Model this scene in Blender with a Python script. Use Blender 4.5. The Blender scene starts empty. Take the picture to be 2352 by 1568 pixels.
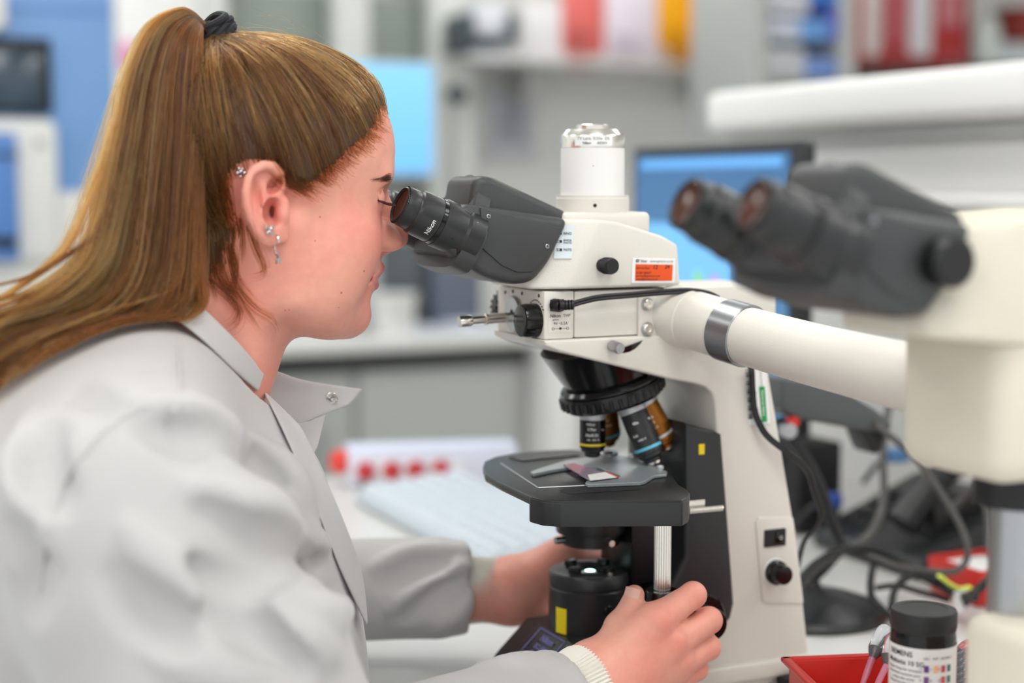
import bpy, bmesh, math, random
import numpy as np
from mathutils import Vector, Matrix, Euler

random.seed(7); RNG = np.random.default_rng(7)
SC = bpy.context.scene
COL = SC.collection

# ------------------------------------------------------------------ camera, world, lights, exposure
FPX = 55 / 36 * 2352                       # focal length in pixels of the 2352 x 1568 frame
PIT = math.atan((784 - 430) / FPX)         # the camera looks down a little
CZ = 0.395                                 # lens height above the bench top (bench top is z = 0)
cam = bpy.data.objects.new('camera', bpy.data.cameras.new('camera'))
COL.objects.link(cam); SC.camera = cam
cam.location = (0, 0, CZ); cam.rotation_euler = (math.pi / 2 - PIT, 0, 0)
cam.data.lens = 55; cam.data.sensor_width = 36; cam.data.clip_start = 0.02; cam.data.clip_end = 60
cam.data.dof.use_dof = True; cam.data.dof.focus_distance = 1.095; cam.data.dof.aperture_fstop = 2.5
cam.data.dof.aperture_blades = 9

world = bpy.data.worlds.new('lab_ambience'); SC.world = world; world.use_nodes = True
wb = world.node_tree.nodes['Background']
wb.inputs[0].default_value = (0.97, 0.985, 1.0, 1); wb.inputs[1].default_value = 0.95
SC.view_settings.view_transform = 'Standard'; SC.view_settings.look = 'None'
SC.view_settings.gamma = 1.0; SC.view_settings.use_curve_mapping = False
SC.view_settings.exposure = 0.15
cy = SC.cycles                             # light paths kept short: a diffuse white room, little glass
cy.max_bounces = 5; cy.diffuse_bounces = 3; cy.glossy_bounces = 3; cy.transmission_bounces = 5; cy.transparent_max_bounces = 6
cy.caustics_reflective = False; cy.caustics_refractive = False; cy.use_adaptive_sampling = True; cy.adaptive_threshold = 0.07; cy.adaptive_min_samples = 16
try: SC.cycles_curves.shape = 'RIBBONS'
except Exception: pass
PANEL_STRENGTH = 8.2                       # the ceiling luminaires

# ------------------------------------------------------------------ the bench frame L: X away from the sitter, Y away from the camera, Z up
TH = math.radians(25); CT, ST = math.cos(TH), math.sin(TH)
OX, OY = (1360 - 1176) / FPX * 1.2, 1.2    # the microscope's optical axis
FW = np.array([0, math.cos(PIT), -math.sin(PIT)]); UP = np.array([0, math.sin(PIT), math.cos(PIT)]); RT = np.array([1., 0, 0])
def toL(p): return np.array([(p[0]-OX)*CT + (p[1]-OY)*ST, -(p[0]-OX)*ST + (p[1]-OY)*CT, p[2]])
def toW(p): return Vector((p[0]*CT - p[1]*ST + OX, p[0]*ST + p[1]*CT + OY, p[2]))
CL = toL((0, 0, CZ))
def ray(px, py):
    d = FW + RT*(px-1176)/FPX + UP*(784-py)/FPX
    return np.array([d[0]*CT + d[1]*ST, -d[0]*ST + d[1]*CT, d[2]])
def S(px, py, Y): d = ray(px, py); return CL + d*((Y-CL[1])/d[1])       # point seen at a pixel on a plane of constant Y
def F(px, py, X): d = ray(px, py); return CL + d*((X-CL[0])/d[0])       # ... of constant X
def T(px, py, Z): d = ray(px, py); return CL + d*((Z-CL[2])/d[2])       # ... of constant Z
def SXZ(Y, *pts): return [(float(p[0]), float(p[2])) for p in (S(a, b, Y) for a, b in pts)]

# ------------------------------------------------------------------ materials
def lin(c): return tuple(((v/255)/12.92 if v/255 <= .04045 else ((v/255+.055)/1.055)**2.4) for v in c) + (1,)
MATS = {}
def mat(name, rgb, rough=.5, metal=0., spec=.5, var=.04, vscale=6., bump=0., bscale=300., emit=0., trans=0., ior=1.45, coat=0., sss=0., sheen=0., alpha=1.):
    """A principled material with a little procedural tone variation and optional fine relief."""
    if name in MATS: return MATS[name]
    m = bpy.data.materials.new(name); m.use_nodes = True; nt = m.node_tree; b = nt.nodes['Principled BSDF']
    tc = nt.nodes.new('ShaderNodeTexCoord')
    no = nt.nodes.new('ShaderNodeTexNoise'); no.inputs['Scale'].default_value = vscale; no.inputs['Detail'].default_value = 3
    nt.links.new(tc.outputs['Object'], no.inputs['Vector'])
    mx = nt.nodes.new('ShaderNodeMix'); mx.data_type = 'RGBA'
    c = lin(rgb); k0, k1 = 1-var, 1+var
    mx.inputs[6].default_value = tuple(v*k0 for v in c[:3]) + (1,); mx.inputs[7].default_value = tuple(min(1, v*k1) for v in c[:3]) + (1,)
    nt.links.new(no.outputs['Fac'], mx.inputs[0]); nt.links.new(mx.outputs[2], b.inputs['Base Color'])
    b.inputs['Roughness'].default_value = rough; b.inputs['Metallic'].default_value = metal
    b.inputs['Specular IOR Level'].default_value = spec; b.inputs['IOR'].default_value = ior
    b.inputs['Transmission Weight'].default_value = trans; b.inputs['Coat Weight'].default_value = coat
    b.inputs['Sheen Weight'].default_value = sheen; b.inputs['Alpha'].default_value = alpha
    if sss: b.inputs['Subsurface Weight'].default_value = sss; b.inputs['Subsurface Radius'].default_value = (.0032, .0014, .0007); b.inputs['Subsurface Scale'].default_value = 1.
    if emit: nt.links.new(mx.outputs[2], b.inputs['Emission Color']); b.inputs['Emission Strength'].default_value = emit
    if bump:
        n2 = nt.nodes.new('ShaderNodeTexNoise'); n2.inputs['Scale'].default_value = bscale; n2.inputs['Detail'].default_value = 2
        nt.links.new(tc.outputs['Object'], n2.inputs['Vector'])
        bp = nt.nodes.new('ShaderNodeBump'); bp.inputs['Strength'].default_value = bump; bp.inputs['Distance'].default_value = .001
        nt.links.new(n2.outputs['Fac'], bp.inputs['Height']); nt.links.new(bp.outputs[0], b.inputs['Normal'])
    MATS[name] = m
    return m

# ------------------------------------------------------------------ meshes
def catmull(pts, n=8, closed=False):
    P = [np.array(p, float) for p in pts]
    if len(P) < 3: return P
    out = []; m = len(P); rng = range(m) if closed else range(m-1)
    for i in rng:
        if closed: a, b, c, d = P[(i-1) % m], P[i], P[(i+1) % m], P[(i+2) % m]
        else: a, b, c, d = P[max(i-1, 0)], P[i], P[i+1], P[min(i+2, m-1)]
        for k in range(n):
            t = k/n
            out.append(.5*((2*b) + (c-a)*t + (2*a-5*b+4*c-d)*t*t + (3*b-a-3*c+d)*t**3))
    if not closed: out.append(P[-1])
    return out

def frame(d):
    d = np.array(d, float); d /= np.linalg.norm(d)
    a = np.array([0, 0, 1.]) if abs(d[2]) < .9 else np.array([1., 0, 0])
    u = np.cross(a, d); u /= np.linalg.norm(u); v = np.cross(d, u)
    return u, v, d

class MB:
    """Collects shapes (in the bench frame L, metres) that become one mesh object."""
    def __init__(s): s.v = []; s.f = []; s.extra = []
    def add(s, v, f):
        k = len(s.v); s.v += [tuple(map(float, p)) for p in v]; s.f += [tuple(i+k for i in q) for q in f]; return s
    def bm_add(s, bm):
        bm.verts.index_update(); v = [tuple(x.co) for x in bm.verts]; f = [tuple(x.index for x in q.verts) for q in bm.faces]; bm.free(); return s.add(v, f)
    def box(s, lo, hi, bev=0., seg=2, rz=0., ry=0., rx=0., piv=None):
        lo, hi = np.minimum(lo, hi), np.maximum(lo, hi); c = (lo+hi)/2; d = (hi-lo)
        bm = bmesh.new(); bmesh.ops.create_cube(bm, size=1.)
        for v in bm.verts: v.co = Vector((v.co.x*d[0], v.co.y*d[1], v.co.z*d[2]))
        if bev: bmesh.ops.bevel(bm, geom=list(bm.edges), offset=min(bev, .49*min(d)), segments=seg, profile=.5, affect='EDGES', clamp_overlap=True)
        R = Euler((rx, ry, rz)).to_matrix(); p = Vector(c if piv is None else piv)
        for v in bm.verts: v.co = R @ (v.co + Vector(c) - p) + p
        return s.bm_add(bm)
    def prism(s, prof, y0, y1, bev=0., seg=3, axis='y', only_caps=False, taper=None):
        """Extrude a closed 2-D outline. axis y: outline (X,Z); axis z: outline (X,Y); axis x: outline (Y,Z)."""
        bm = bmesh.new(); f3 = {'y': lambda a, b, t: (a, t, b), 'z': lambda a, b, t: (a, b, t), 'x': lambda a, b, t: (t, a, b)}[axis]
        A = [bm.verts.new(f3(a, b, y0)) for a, b in prof]
        if taper:
            ca = sum(a for a, b in prof)/len(prof); cb = sum(b for a, b in prof)/len(prof)
            B = [bm.verts.new(f3(ca+(a-ca)*taper, cb+(b-cb)*taper, y1)) for a, b in prof]
        else: B = [bm.verts.new(f3(a, b, y1)) for a, b in prof]
        n = len(prof); fa = bm.faces.new(A); fb = bm.faces.new(B[::-1])
        for i in range(n): bm.faces.new((A[i], B[i], B[(i+1) % n], A[(i+1) % n]))
        bmesh.ops.recalc_face_normals(bm, faces=bm.faces[:])
        if bev:
            E = [e for e in bm.edges if not only_caps or any(f in (fa, fb) for f in e.link_faces)]
            bmesh.ops.bevel(bm, geom=E, offset=bev, segments=seg, profile=.5, affect='EDGES', clamp_overlap=True)
        return s.bm_add(bm)
    def lathe(s, prof, o, d=(0, 0, 1), n=48, a0=0., a1=2*math.pi, cap=True):
        """prof: (radius, height along d) pairs from o."""
        u, v, w = frame(d); o = np.array(o, float); full = abs(a1-a0-2*math.pi) < 1e-6; m = n if full else n+1
        V = []
        for r, h in prof:
            for i in range(m):
                a = a0 + (a1-a0)*i/n; V.append(o + w*h + (u*math.cos(a) + v*math.sin(a))*r)
        Fc = []
        for j in range(len(prof)-1):
            for i in range(m if full else m-1):
                i2 = (i+1) % m; Fc.append((j*m+i, j*m+i2, (j+1)*m+i2, (j+1)*m+i))
        if cap and full:
            if prof[0][0] > 1e-7: Fc.append(tuple(range(m))[::-1])
            if prof[-1][0] > 1e-7: Fc.append(tuple((len(prof)-1)*m+i for i in range(m)))
        return s.add(V, Fc)
    def tube(s, pts, r, n=10, sm=6, closed=False, flat=1.):
        P = catmull(pts, sm, closed) if sm else [np.array(p, float) for p in pts]
        m = len(P); R = r if hasattr(r, '__len__') else [r]*2
        V = []; u = None
        for i, p in enumerate(P):
            a, b = (P[i-1], P[(i+1) % m]) if closed else (P[max(i-1, 0)], P[min(i+1, m-1)])
            d = b-a; d = d/(np.linalg.norm(d)+1e-12)
            if u is None: u = frame(d)[0]
            u = u - d*np.dot(u, d); u /= np.linalg.norm(u)+1e-12; w = np.cross(d, u)
            t = i/(m-1) * (len(R)-1); k = min(int(t), len(R)-2); rr = R[k]*(1-(t-k)) + R[k+1]*(t-k)
            for q in range(n):
                an = 2*math.pi*q/n; V.append(p + (u*math.cos(an) + w*math.sin(an)*flat)*rr)
        Fc = []
        for i in range(m if closed else m-1):
            for q in range(n):
                j = (i+1) % m; Fc.append((i*n+q, i*n+(q+1) % n, j*n+(q+1) % n, j*n+q))
        if not closed: Fc.append(tuple(range(n))[::-1]); Fc.append(tuple((m-1)*n+q for q in range(n)))
        return s.add(V, Fc)
    def quad(s, a, b, c, d): return s.add([a, b, c, d], [(0, 1, 2, 3)])
    def mesh(s, name, o, smooth=35):
        me = bpy.data.meshes.new(name); V = [(a-o[0], b-o[1], c-o[2]) for a, b, c in s.v]
        me.from_pydata(V, [], s.f); me.validate(); me.update()
        bm = bmesh.new(); bm.from_mesh(me); bmesh.ops.remove_doubles(bm, verts=bm.verts[:], dist=1e-6)
        bmesh.ops.recalc_face_normals(bm, faces=bm.faces[:]); bm.to_mesh(me); bm.free()
        if smooth:
            me.polygons.foreach_set('use_smooth', [True]*len(me.polygons)); me.set_sharp_from_angle(angle=math.radians(smooth))
        return me
    def build(s, name, m, parent, smooth=35, label=None):
        o = np.array(parent['_o']) if parent is not None else np.zeros(3)
        ob = bpy.data.objects.new(name, s.mesh(name, o, smooth)); COL.objects.link(ob)
        ob.data.materials.append(m); ob.parent = parent; ob['_o'] = [float(x) for x in o]
        if label: ob['label'] = label
        return ob

def thing(name, o, label, cat, group=None, kind=None):
    """An Empty at a thing's base (o in L) that parents its parts."""
    e = bpy.data.objects.new(name, None); COL.objects.link(e); e.empty_display_size = .02
    e.location = toW(o); e.rotation_euler = (0, 0, TH); e['_o'] = [float(x) for x in o]
    tagit(e, label, cat, group, kind); return e
def tagit(e, label=None, cat=None, group=None, kind=None):
    if label: e['label'] = label
    if cat: e['category'] = cat
    if group: e['group'] = group
    if kind: e['kind'] = kind
    return e
def solo(name, mb, m, o, label=None, cat=None, group=None, kind=None, smooth=35):
    """A thing (or a piece of the setting) that is one mesh."""
    ob = bpy.data.objects.new(name, mb.mesh(name, np.array(o, float), smooth)); COL.objects.link(ob); ob.data.materials.append(m)
    ob.location = toW(o); ob.rotation_euler = (0, 0, TH); ob['_o'] = [float(x) for x in o]
    return tagit(ob, label, cat, group, kind)
def struct(name, mb, m, label, smooth=35): return solo(name, mb, m, (0, 0, 0), label, None, None, 'structure', smooth)

_TXT = {}
def text_mesh(txt, bold=False):
    """Flat lettering: outline triangles of the built-in font, height of a capital = 1, centred on x, baseline 0."""
    cu = bpy.data.curves.new('t', 'FONT'); cu.body = txt; cu.align_x = 'LEFT'; cu.resolution_u = 3
    if bold: cu.offset = .012
    ob = bpy.data.objects.new('t', cu); COL.objects.link(ob)
    dg = bpy.context.evaluated_depsgraph_get(); me = bpy.data.meshes.new_from_object(ob.evaluated_get(dg))
    V = [(v.co.x/.69, v.co.y/.69) for v in me.vertices]; Fc = [tuple(p.vertices) for p in me.polygons]
    bpy.data.objects.remove(ob); bpy.data.curves.remove(cu); bpy.data.meshes.remove(me)
    return V, Fc
def put_text(mb, txt, o, u, v, h, width=None, bold=False, shear=0., wrap=None, align='c'):
    """Lay lettering of capital height h on a plane (o centre of the line, u reading direction, v up) or wrapped round a cylinder."""
    V, Fc = text_mesh(txt, bold)
    if not V: return mb
    x0 = min(p[0] for p in V); x1 = max(p[0] for p in V); sx = h if width is None else width/(x1-x0)
    cx = (x0+x1)/2 if align == 'c' else (x0 if align == 'l' else x1)
    o, u, v = (np.array(q, float) for q in (o, u, v)); out = []
    for x, y in V:
        a, b = (x-cx)*sx + shear*y*h, (y-.5)*h
        if wrap is None: out.append(o + u*a + v*b)
        else:
            r, n = wrap; t = a/r; out.append(o + u*(r*math.sin(t)) + v*b + np.array(n)*(r*math.cos(t)-r))
    return mb.add(out, Fc)
# ------------------------------------------------------------------ the room (in the bench frame)
M_wall = mat('wall_paint', (222, 223, 219), .7, var=.02)
M_ceil = mat('ceiling_tile', (225, 225, 222), .8)
M_floor = mat('vinyl_floor', (176, 177, 174), .45)
M_green = mat('grey_green_panel', (140, 149, 140), .55)
M_lam = mat('white_laminate', (228, 227, 224), .32, var=.015)
M_lamg = mat('grey_laminate', (186, 187, 184), .45, var=.02)
M_dark = mat('dark_parts_and_shade', (60, 62, 62), .6)
M_whitepaint = mat('white_paint', (232, 231, 228), .4, var=.015)

struct('floor', MB().box((-3.2, -2.6, -.92), (3.6, 3.6, -.9)), M_floor, 'grey vinyl laboratory floor')
struct('wall_back', MB().box((-3.2, 3.5, -.9), (3.6, 3.6, 1.75)), M_wall, 'pale grey painted back wall of the laboratory')
struct('wall_right', MB().box((3.5, -2.6, -.9), (3.6, 3.5, 1.75)), M_wall, 'pale grey side wall behind the bench shelf')
struct('ceiling', MB().box((-3.2, -2.6, 1.75), (3.6, 3.6, 1.8)), M_ceil, 'white suspended laboratory ceiling')
M_lightpanel = mat('luminaire_diffuser', (252, 252, 250), .5, emit=PANEL_STRENGTH, var=.0)
k = 0
for ix in range(3):
    for iy in range(4):
        x, y = -1.9 + ix*1.75, (-2.2, -.95, .75, 2.6)[iy]  # out of view; back row added and spacing set to balance the light
        nm = [['nearest the camera', 'above the camera', 'past the far end of the bench', 'by the back wall'][iy], ['on the left', 'in the centre row', 'over the bench shelf'][ix]]
        t = thing('ceiling_light', (x, y, 1.73), 'unseen square white ceiling luminaire %s, %s' % (nm[1], nm[0]), 'ceiling light', 'ceiling luminaires')
        fr = MB()
        for a, b, c, d in ((-.36, -.36, .36, -.33), (-.36, .33, .36, .36), (-.36, -.33, -.33, .33), (.33, -.33, .36, .33)):
            fr.box((x+a, y+b, 1.72), (x+c, y+d, 1.75))
        fr.build('frame', M_whitepaint, t)
        MB().box((x-.33, y-.33, 1.735), (x+.33, y+.33, 1.749)).build('diffuser', M_lightpanel, t)
        k += 1

# wall panelling top left: grey-green panels between pale posts
def wallbox(a, b, Y, dy, m, name, label, bev=.004):
    p, q = S(*a, Y), S(*b, Y)
    return struct(name, MB().box((p[0], Y, p[2]), (q[0], Y+dy, q[2]), bev), m, label)
wallbox((-60, -60), (1008, 420), 3.42, .06, M_green, 'wall_panel', 'grey green panelled section of the back wall')
M_post = mat('pale_post', (214, 217, 212), .5)
for a, b, nm in ((765, 850, 'trim_1'), (985, 1085, 'trim_2'), (455, 530, 'trim_3')):
    p, q = S(a, -80, 3.36), S(b, 640, 3.36)
    struct(nm, MB().box((p[0], 3.34, q[2]), (q[0], 3.42, p[2]+.2), .006), M_post, 'pale vertical wall post ' + {'trim_1': 'left of the far blue monitor', 'trim_2': 'right of the far blue monitor', 'trim_3': 'behind the ponytail'}[nm])
# ------------------------------------------------------------------ signed distance modelling for the organic shapes (numpy + surface nets)
def smin(a, b, k):
    h = np.clip(.5 + .5*(b-a)/k, 0, 1); return b + (a-b)*h - k*h*(1-h)
def smax(a, b, k): return -smin(-a, -b, k)
def ell(p, c, r, R=None):
    q = p - np.array(c, float)
    if R is not None: q = q @ R                           # columns of R are the ellipsoid's axes
    r = np.array(r, float); k0 = np.linalg.norm(q/r, axis=1); k1 = np.linalg.norm(q/(r*r), axis=1) + 1e-12
    return k0*(k0-1)/k1
def cone(p, a, b, ra, rb):
    a, b = np.array(a, float), np.array(b, float); ab = b-a; t = np.clip(((p-a) @ ab)/(ab @ ab + 1e-12), 0, 1)
    return np.linalg.norm(p - a - t[:, None]*ab, axis=1) - (ra + (rb-ra)*t)
def chain(p, pts, radii, k=None):
    d = None
    for i in range(len(pts)-1):
        e = cone(p, pts[i], pts[i+1], radii[i], radii[i+1]); d = e if d is None else (np.minimum(d, e) if k is None else smin(d, e, k))
    return d
def roty(a): c, s = math.cos(a), math.sin(a); return np.array([[c, 0, s], [0, 1, 0], [-s, 0, c]])
def rotz(a): c, s = math.cos(a), math.sin(a); return np.array([[c, -s, 0], [s, c, 0], [0, 0, 1.]])
def rotx(a): c, s = math.cos(a), math.sin(a); return np.array([[1., 0, 0], [0, c, -s], [0, s, c]])

def grad(f, p, e):
    g = np.empty_like(p)
    for i in range(3):
        q = p.copy(); q[:, i] += e; r = p.copy(); r[:, i] -= e; g[:, i] = (f(q)-f(r))/(2*e)
    return g
def project(f, p, e, it=2, off=0.):
    for _ in range(it):
        d = f(p) - off; g = grad(f, p, e); p = p - g*(d/(np.sum(g*g, 1)+1e-9))[:, None]
    return p

def surface_nets(f, lo, hi, h, B=4, lip=1.7, refine=2):
    """Mesh the zero set of f. Coarse blocks away from the surface are skipped."""
    lo = np.array(lo, float); n = (np.ceil((np.array(hi)-lo)/h/B).astype(int)+1)*B
    nb = n//B; bi = np.stack(np.meshgrid(*[np.arange(k) for k in nb], indexing='ij'), -1).reshape(-1, 3)
    ctr = lo + (bi*B + (B-1)/2)*h; dv = f(ctr); act = np.abs(dv) < h*B*.87*lip + h
    vals = np.repeat(np.repeat(np.repeat(np.where(dv.reshape(nb) < 0, -1., 1.), B, 0), B, 1), B, 2)
    loc = np.stack(np.meshgrid(*[np.arange(B)]*3, indexing='ij'), -1).reshape(-1, 3)
    ab = bi[act]
    for s0 in range(0, len(ab), 4000):
        idx = (ab[s0:s0+4000, None, :]*B + loc[None]).reshape(-1, 3); vals[idx[:, 0], idx[:, 1], idx[:, 2]] = f(lo + idx*h)
    sg = vals < 0
    c = [sg[i:n[0]-1+i, j:n[1]-1+j, k:n[2]-1+k] for i in (0, 1) for j in (0, 1) for k in (0, 1)]
    anyc = np.logical_or.reduce(c); allc = np.logical_and.reduce(c); cell = np.argwhere(anyc & ~allc)
    vid = -np.ones(tuple(n-1), int); vid[cell[:, 0], cell[:, 1], cell[:, 2]] = np.arange(len(cell))
    acc = np.zeros((len(cell), 3)); cnt = np.zeros(len(cell))
    cor = np.array([(i, j, k) for i in (0, 1) for j in (0, 1) for k in (0, 1)])
    cv = np.stack([vals[cell[:, 0]+o[0], cell[:, 1]+o[1], cell[:, 2]+o[2]] for o in cor], 1)
    for a in range(8):
        for ax in range(3):
            if cor[a][ax]: continue
            o2 = cor[a].copy(); o2[ax] = 1; b = int(o2[0]*4+o2[1]*2+o2[2]); va, vb = cv[:, a], cv[:, b]
            m = (va < 0) != (vb < 0); t = np.where(m, va/(va-vb+1e-20), 0); P = cor[a] + np.outer(t, np.eye(3)[ax]); acc[m] += P[m]; cnt[m] += 1
    V = lo + (cell + acc/cnt[:, None])*h; quads = []
    for ax in range(3):
        a1, a2 = (ax+1) % 3, (ax+2) % 3
        s0 = [slice(None)]*3; s1 = [slice(None)]*3; s0[ax] = slice(0, n[ax]-1); s1[ax] = slice(1, n[ax])
        A, Bq = sg[tuple(s0)], sg[tuple(s1)]; e = np.argwhere(A != Bq); e = e[(e[:, a1] > 0) & (e[:, a2] > 0) & (e[:, a1] < n[a1]-1) & (e[:, a2] < n[a2]-1)]
        fl = A[e[:, 0], e[:, 1], e[:, 2]]
        def g(d1, d2): q = e.copy(); q[:, a1] -= d1; q[:, a2] -= d2; return vid[q[:, 0], q[:, 1], q[:, 2]]
        Q = np.stack([g(1, 1), g(0, 1), g(0, 0), g(1, 0)], 1); Q[~fl] = Q[~fl][:, ::-1]; quads.append(Q)
    Q = np.concatenate(quads); Q = Q[(Q >= 0).all(1)]
    if refine: V = project(f, V, h*.5, refine)
    return V, Q
def np_mesh(name, V, Q, o):
    me = bpy.data.meshes.new(name); me.vertices.add(len(V)); me.vertices.foreach_set('co', (V-np.array(o)).astype(np.float32).ravel())
    k = Q.shape[1]; me.loops.add(len(Q)*k); me.loops.foreach_set('vertex_index', Q.astype(np.int32).ravel())
    me.polygons.add(len(Q)); me.polygons.foreach_set('loop_start', np.arange(0, len(Q)*k, k, dtype=np.int32)); me.update(calc_edges=True); me.validate()
    me.polygons.foreach_set('use_smooth', np.ones(len(me.polygons), bool)); return me
def march(f, pxs, t0=.5, t1=1.9, it=90, step=.8):
    """First hit of the camera rays through pixels on the surface f (bench frame)."""
    D = np.array([ray(a, b) for a, b in pxs]); nrm = np.linalg.norm(D, axis=1, keepdims=True); D = D/nrm; t = np.full(len(D), t0)
    for _ in range(it):
        d = f(CL + D*t[:, None]); t = np.minimum(t + d*step, t1)
    return CL + D*t[:, None], t < t1-1e-3
# ------------------------------------------------------------------ the microscope
M_body = mat('cream_enamel', (219, 214, 205), .38, var=.015, bump=.12, bscale=900)
M_grey = mat('charcoal_plastic', (62, 63, 64), .42, var=.08, vscale=40, bump=.15, bscale=1500)
M_black = mat('black_plastic', (24, 24, 25), .38, var=.1)
M_glossblack = mat('gloss_black', (14, 14, 15), .16, var=.05)
M_satin = mat('satin_black_paint', (40, 41, 42), .33, var=.06, bump=.08, bscale=1800)
M_chrome = mat('polished_steel', (232, 228, 220), .24, metal=1., var=.03)
M_alu = mat('brushed_aluminium', (178, 180, 182), .34, metal=1., var=.05, vscale=60)
M_ring = mat('satin_ring', (150, 152, 155), .3, metal=.85, var=.06)
M_steelgrey = mat('matt_grey_steel', (160, 166, 168), .38, metal=.5)
M_white = mat('white_print', (236, 236, 234), .5, var=.01)
M_ink = mat('black_print', (26, 24, 26), .55, var=.02)
M_orange = mat('orange_label', (226, 82, 22), .5, var=.02)
M_green2 = mat('green_label', (38, 150, 74), .5)
M_yellow = mat('yellow_label', (240, 214, 20), .5)
M_blueink = mat('lilac_print', (128, 124, 206), .5)
M_bronze = mat('bronze_anodised', (146, 92, 32), .3, metal=.75, var=.06)
M_bluering = mat('blue_band', (96, 186, 214), .4)
M_yelring = mat('yellow_band', (226, 200, 40), .4)
M_palegrey = mat('pale_grey_metal', (206, 208, 210), .35, metal=.35)
M_lens = mat('coated_lens', (74, 40, 28), .12, spec=.35)
M_glass = mat('clear_glass', (240, 248, 248), .02, trans=1., ior=1.45, var=0.)
M_glow = mat('lens_glow', (190, 255, 240), .3, emit=5., var=0.)  # emission that paints lamp light and a highlight on the lenses
M_rubber = mat('cable_rubber', (34, 34, 36), .42)

AX = math.radians(24)                                   # tilt of the eyepiece tubes
AXD = np.array([math.cos(AX), 0, -math.sin(AX)]); AXU = np.array([math.sin(AX), 0, math.cos(AX)])

def hull(pts, bev, seg=3):
    bm = bmesh.new()
    for p in pts: bm.verts.new(p)
    r = bmesh.ops.convex_hull(bm, input=bm.verts[:])
    loose = [v for v in bm.verts if not v.link_faces]
    if loose: bmesh.ops.delete(bm, geom=loose, context='VERTS')
    bmesh.ops.dissolve_limit(bm, angle_limit=math.radians(3), verts=bm.verts[:], edges=bm.edges[:])
    bmesh.ops.recalc_face_normals(bm, faces=bm.faces[:])
    if bev: bmesh.ops.bevel(bm, geom=list(bm.edges), offset=bev, segments=seg, profile=.5, affect='EDGES', clamp_overlap=True)
    return bm
mm = lambda pts: [(a/1000, b/1000) for a, b in pts]

def screw(parent, o, d, r, m=None, cross=True):
    s_ = MB().lathe([(r*1.0, 0), (r, r*.35), (r*.8, r*.5), (0, r*.5)], o, d, 20).build('screw', m or M_alu, parent)
    if cross:
        u, v, w = frame(d); c = np.array(o) + w*(r*.52); k = MB()
        for a, b in ((u, v), (v, u)):
            q = [c + a*r*.6*i + b*r*.14*j for i, j in ((-1, -1), (1, -1), (1, 1), (-1, 1))]; k.add(q, [(0, 1, 2, 3)])
        k.build('slot', M_ink, s_)
    return s_

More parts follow.
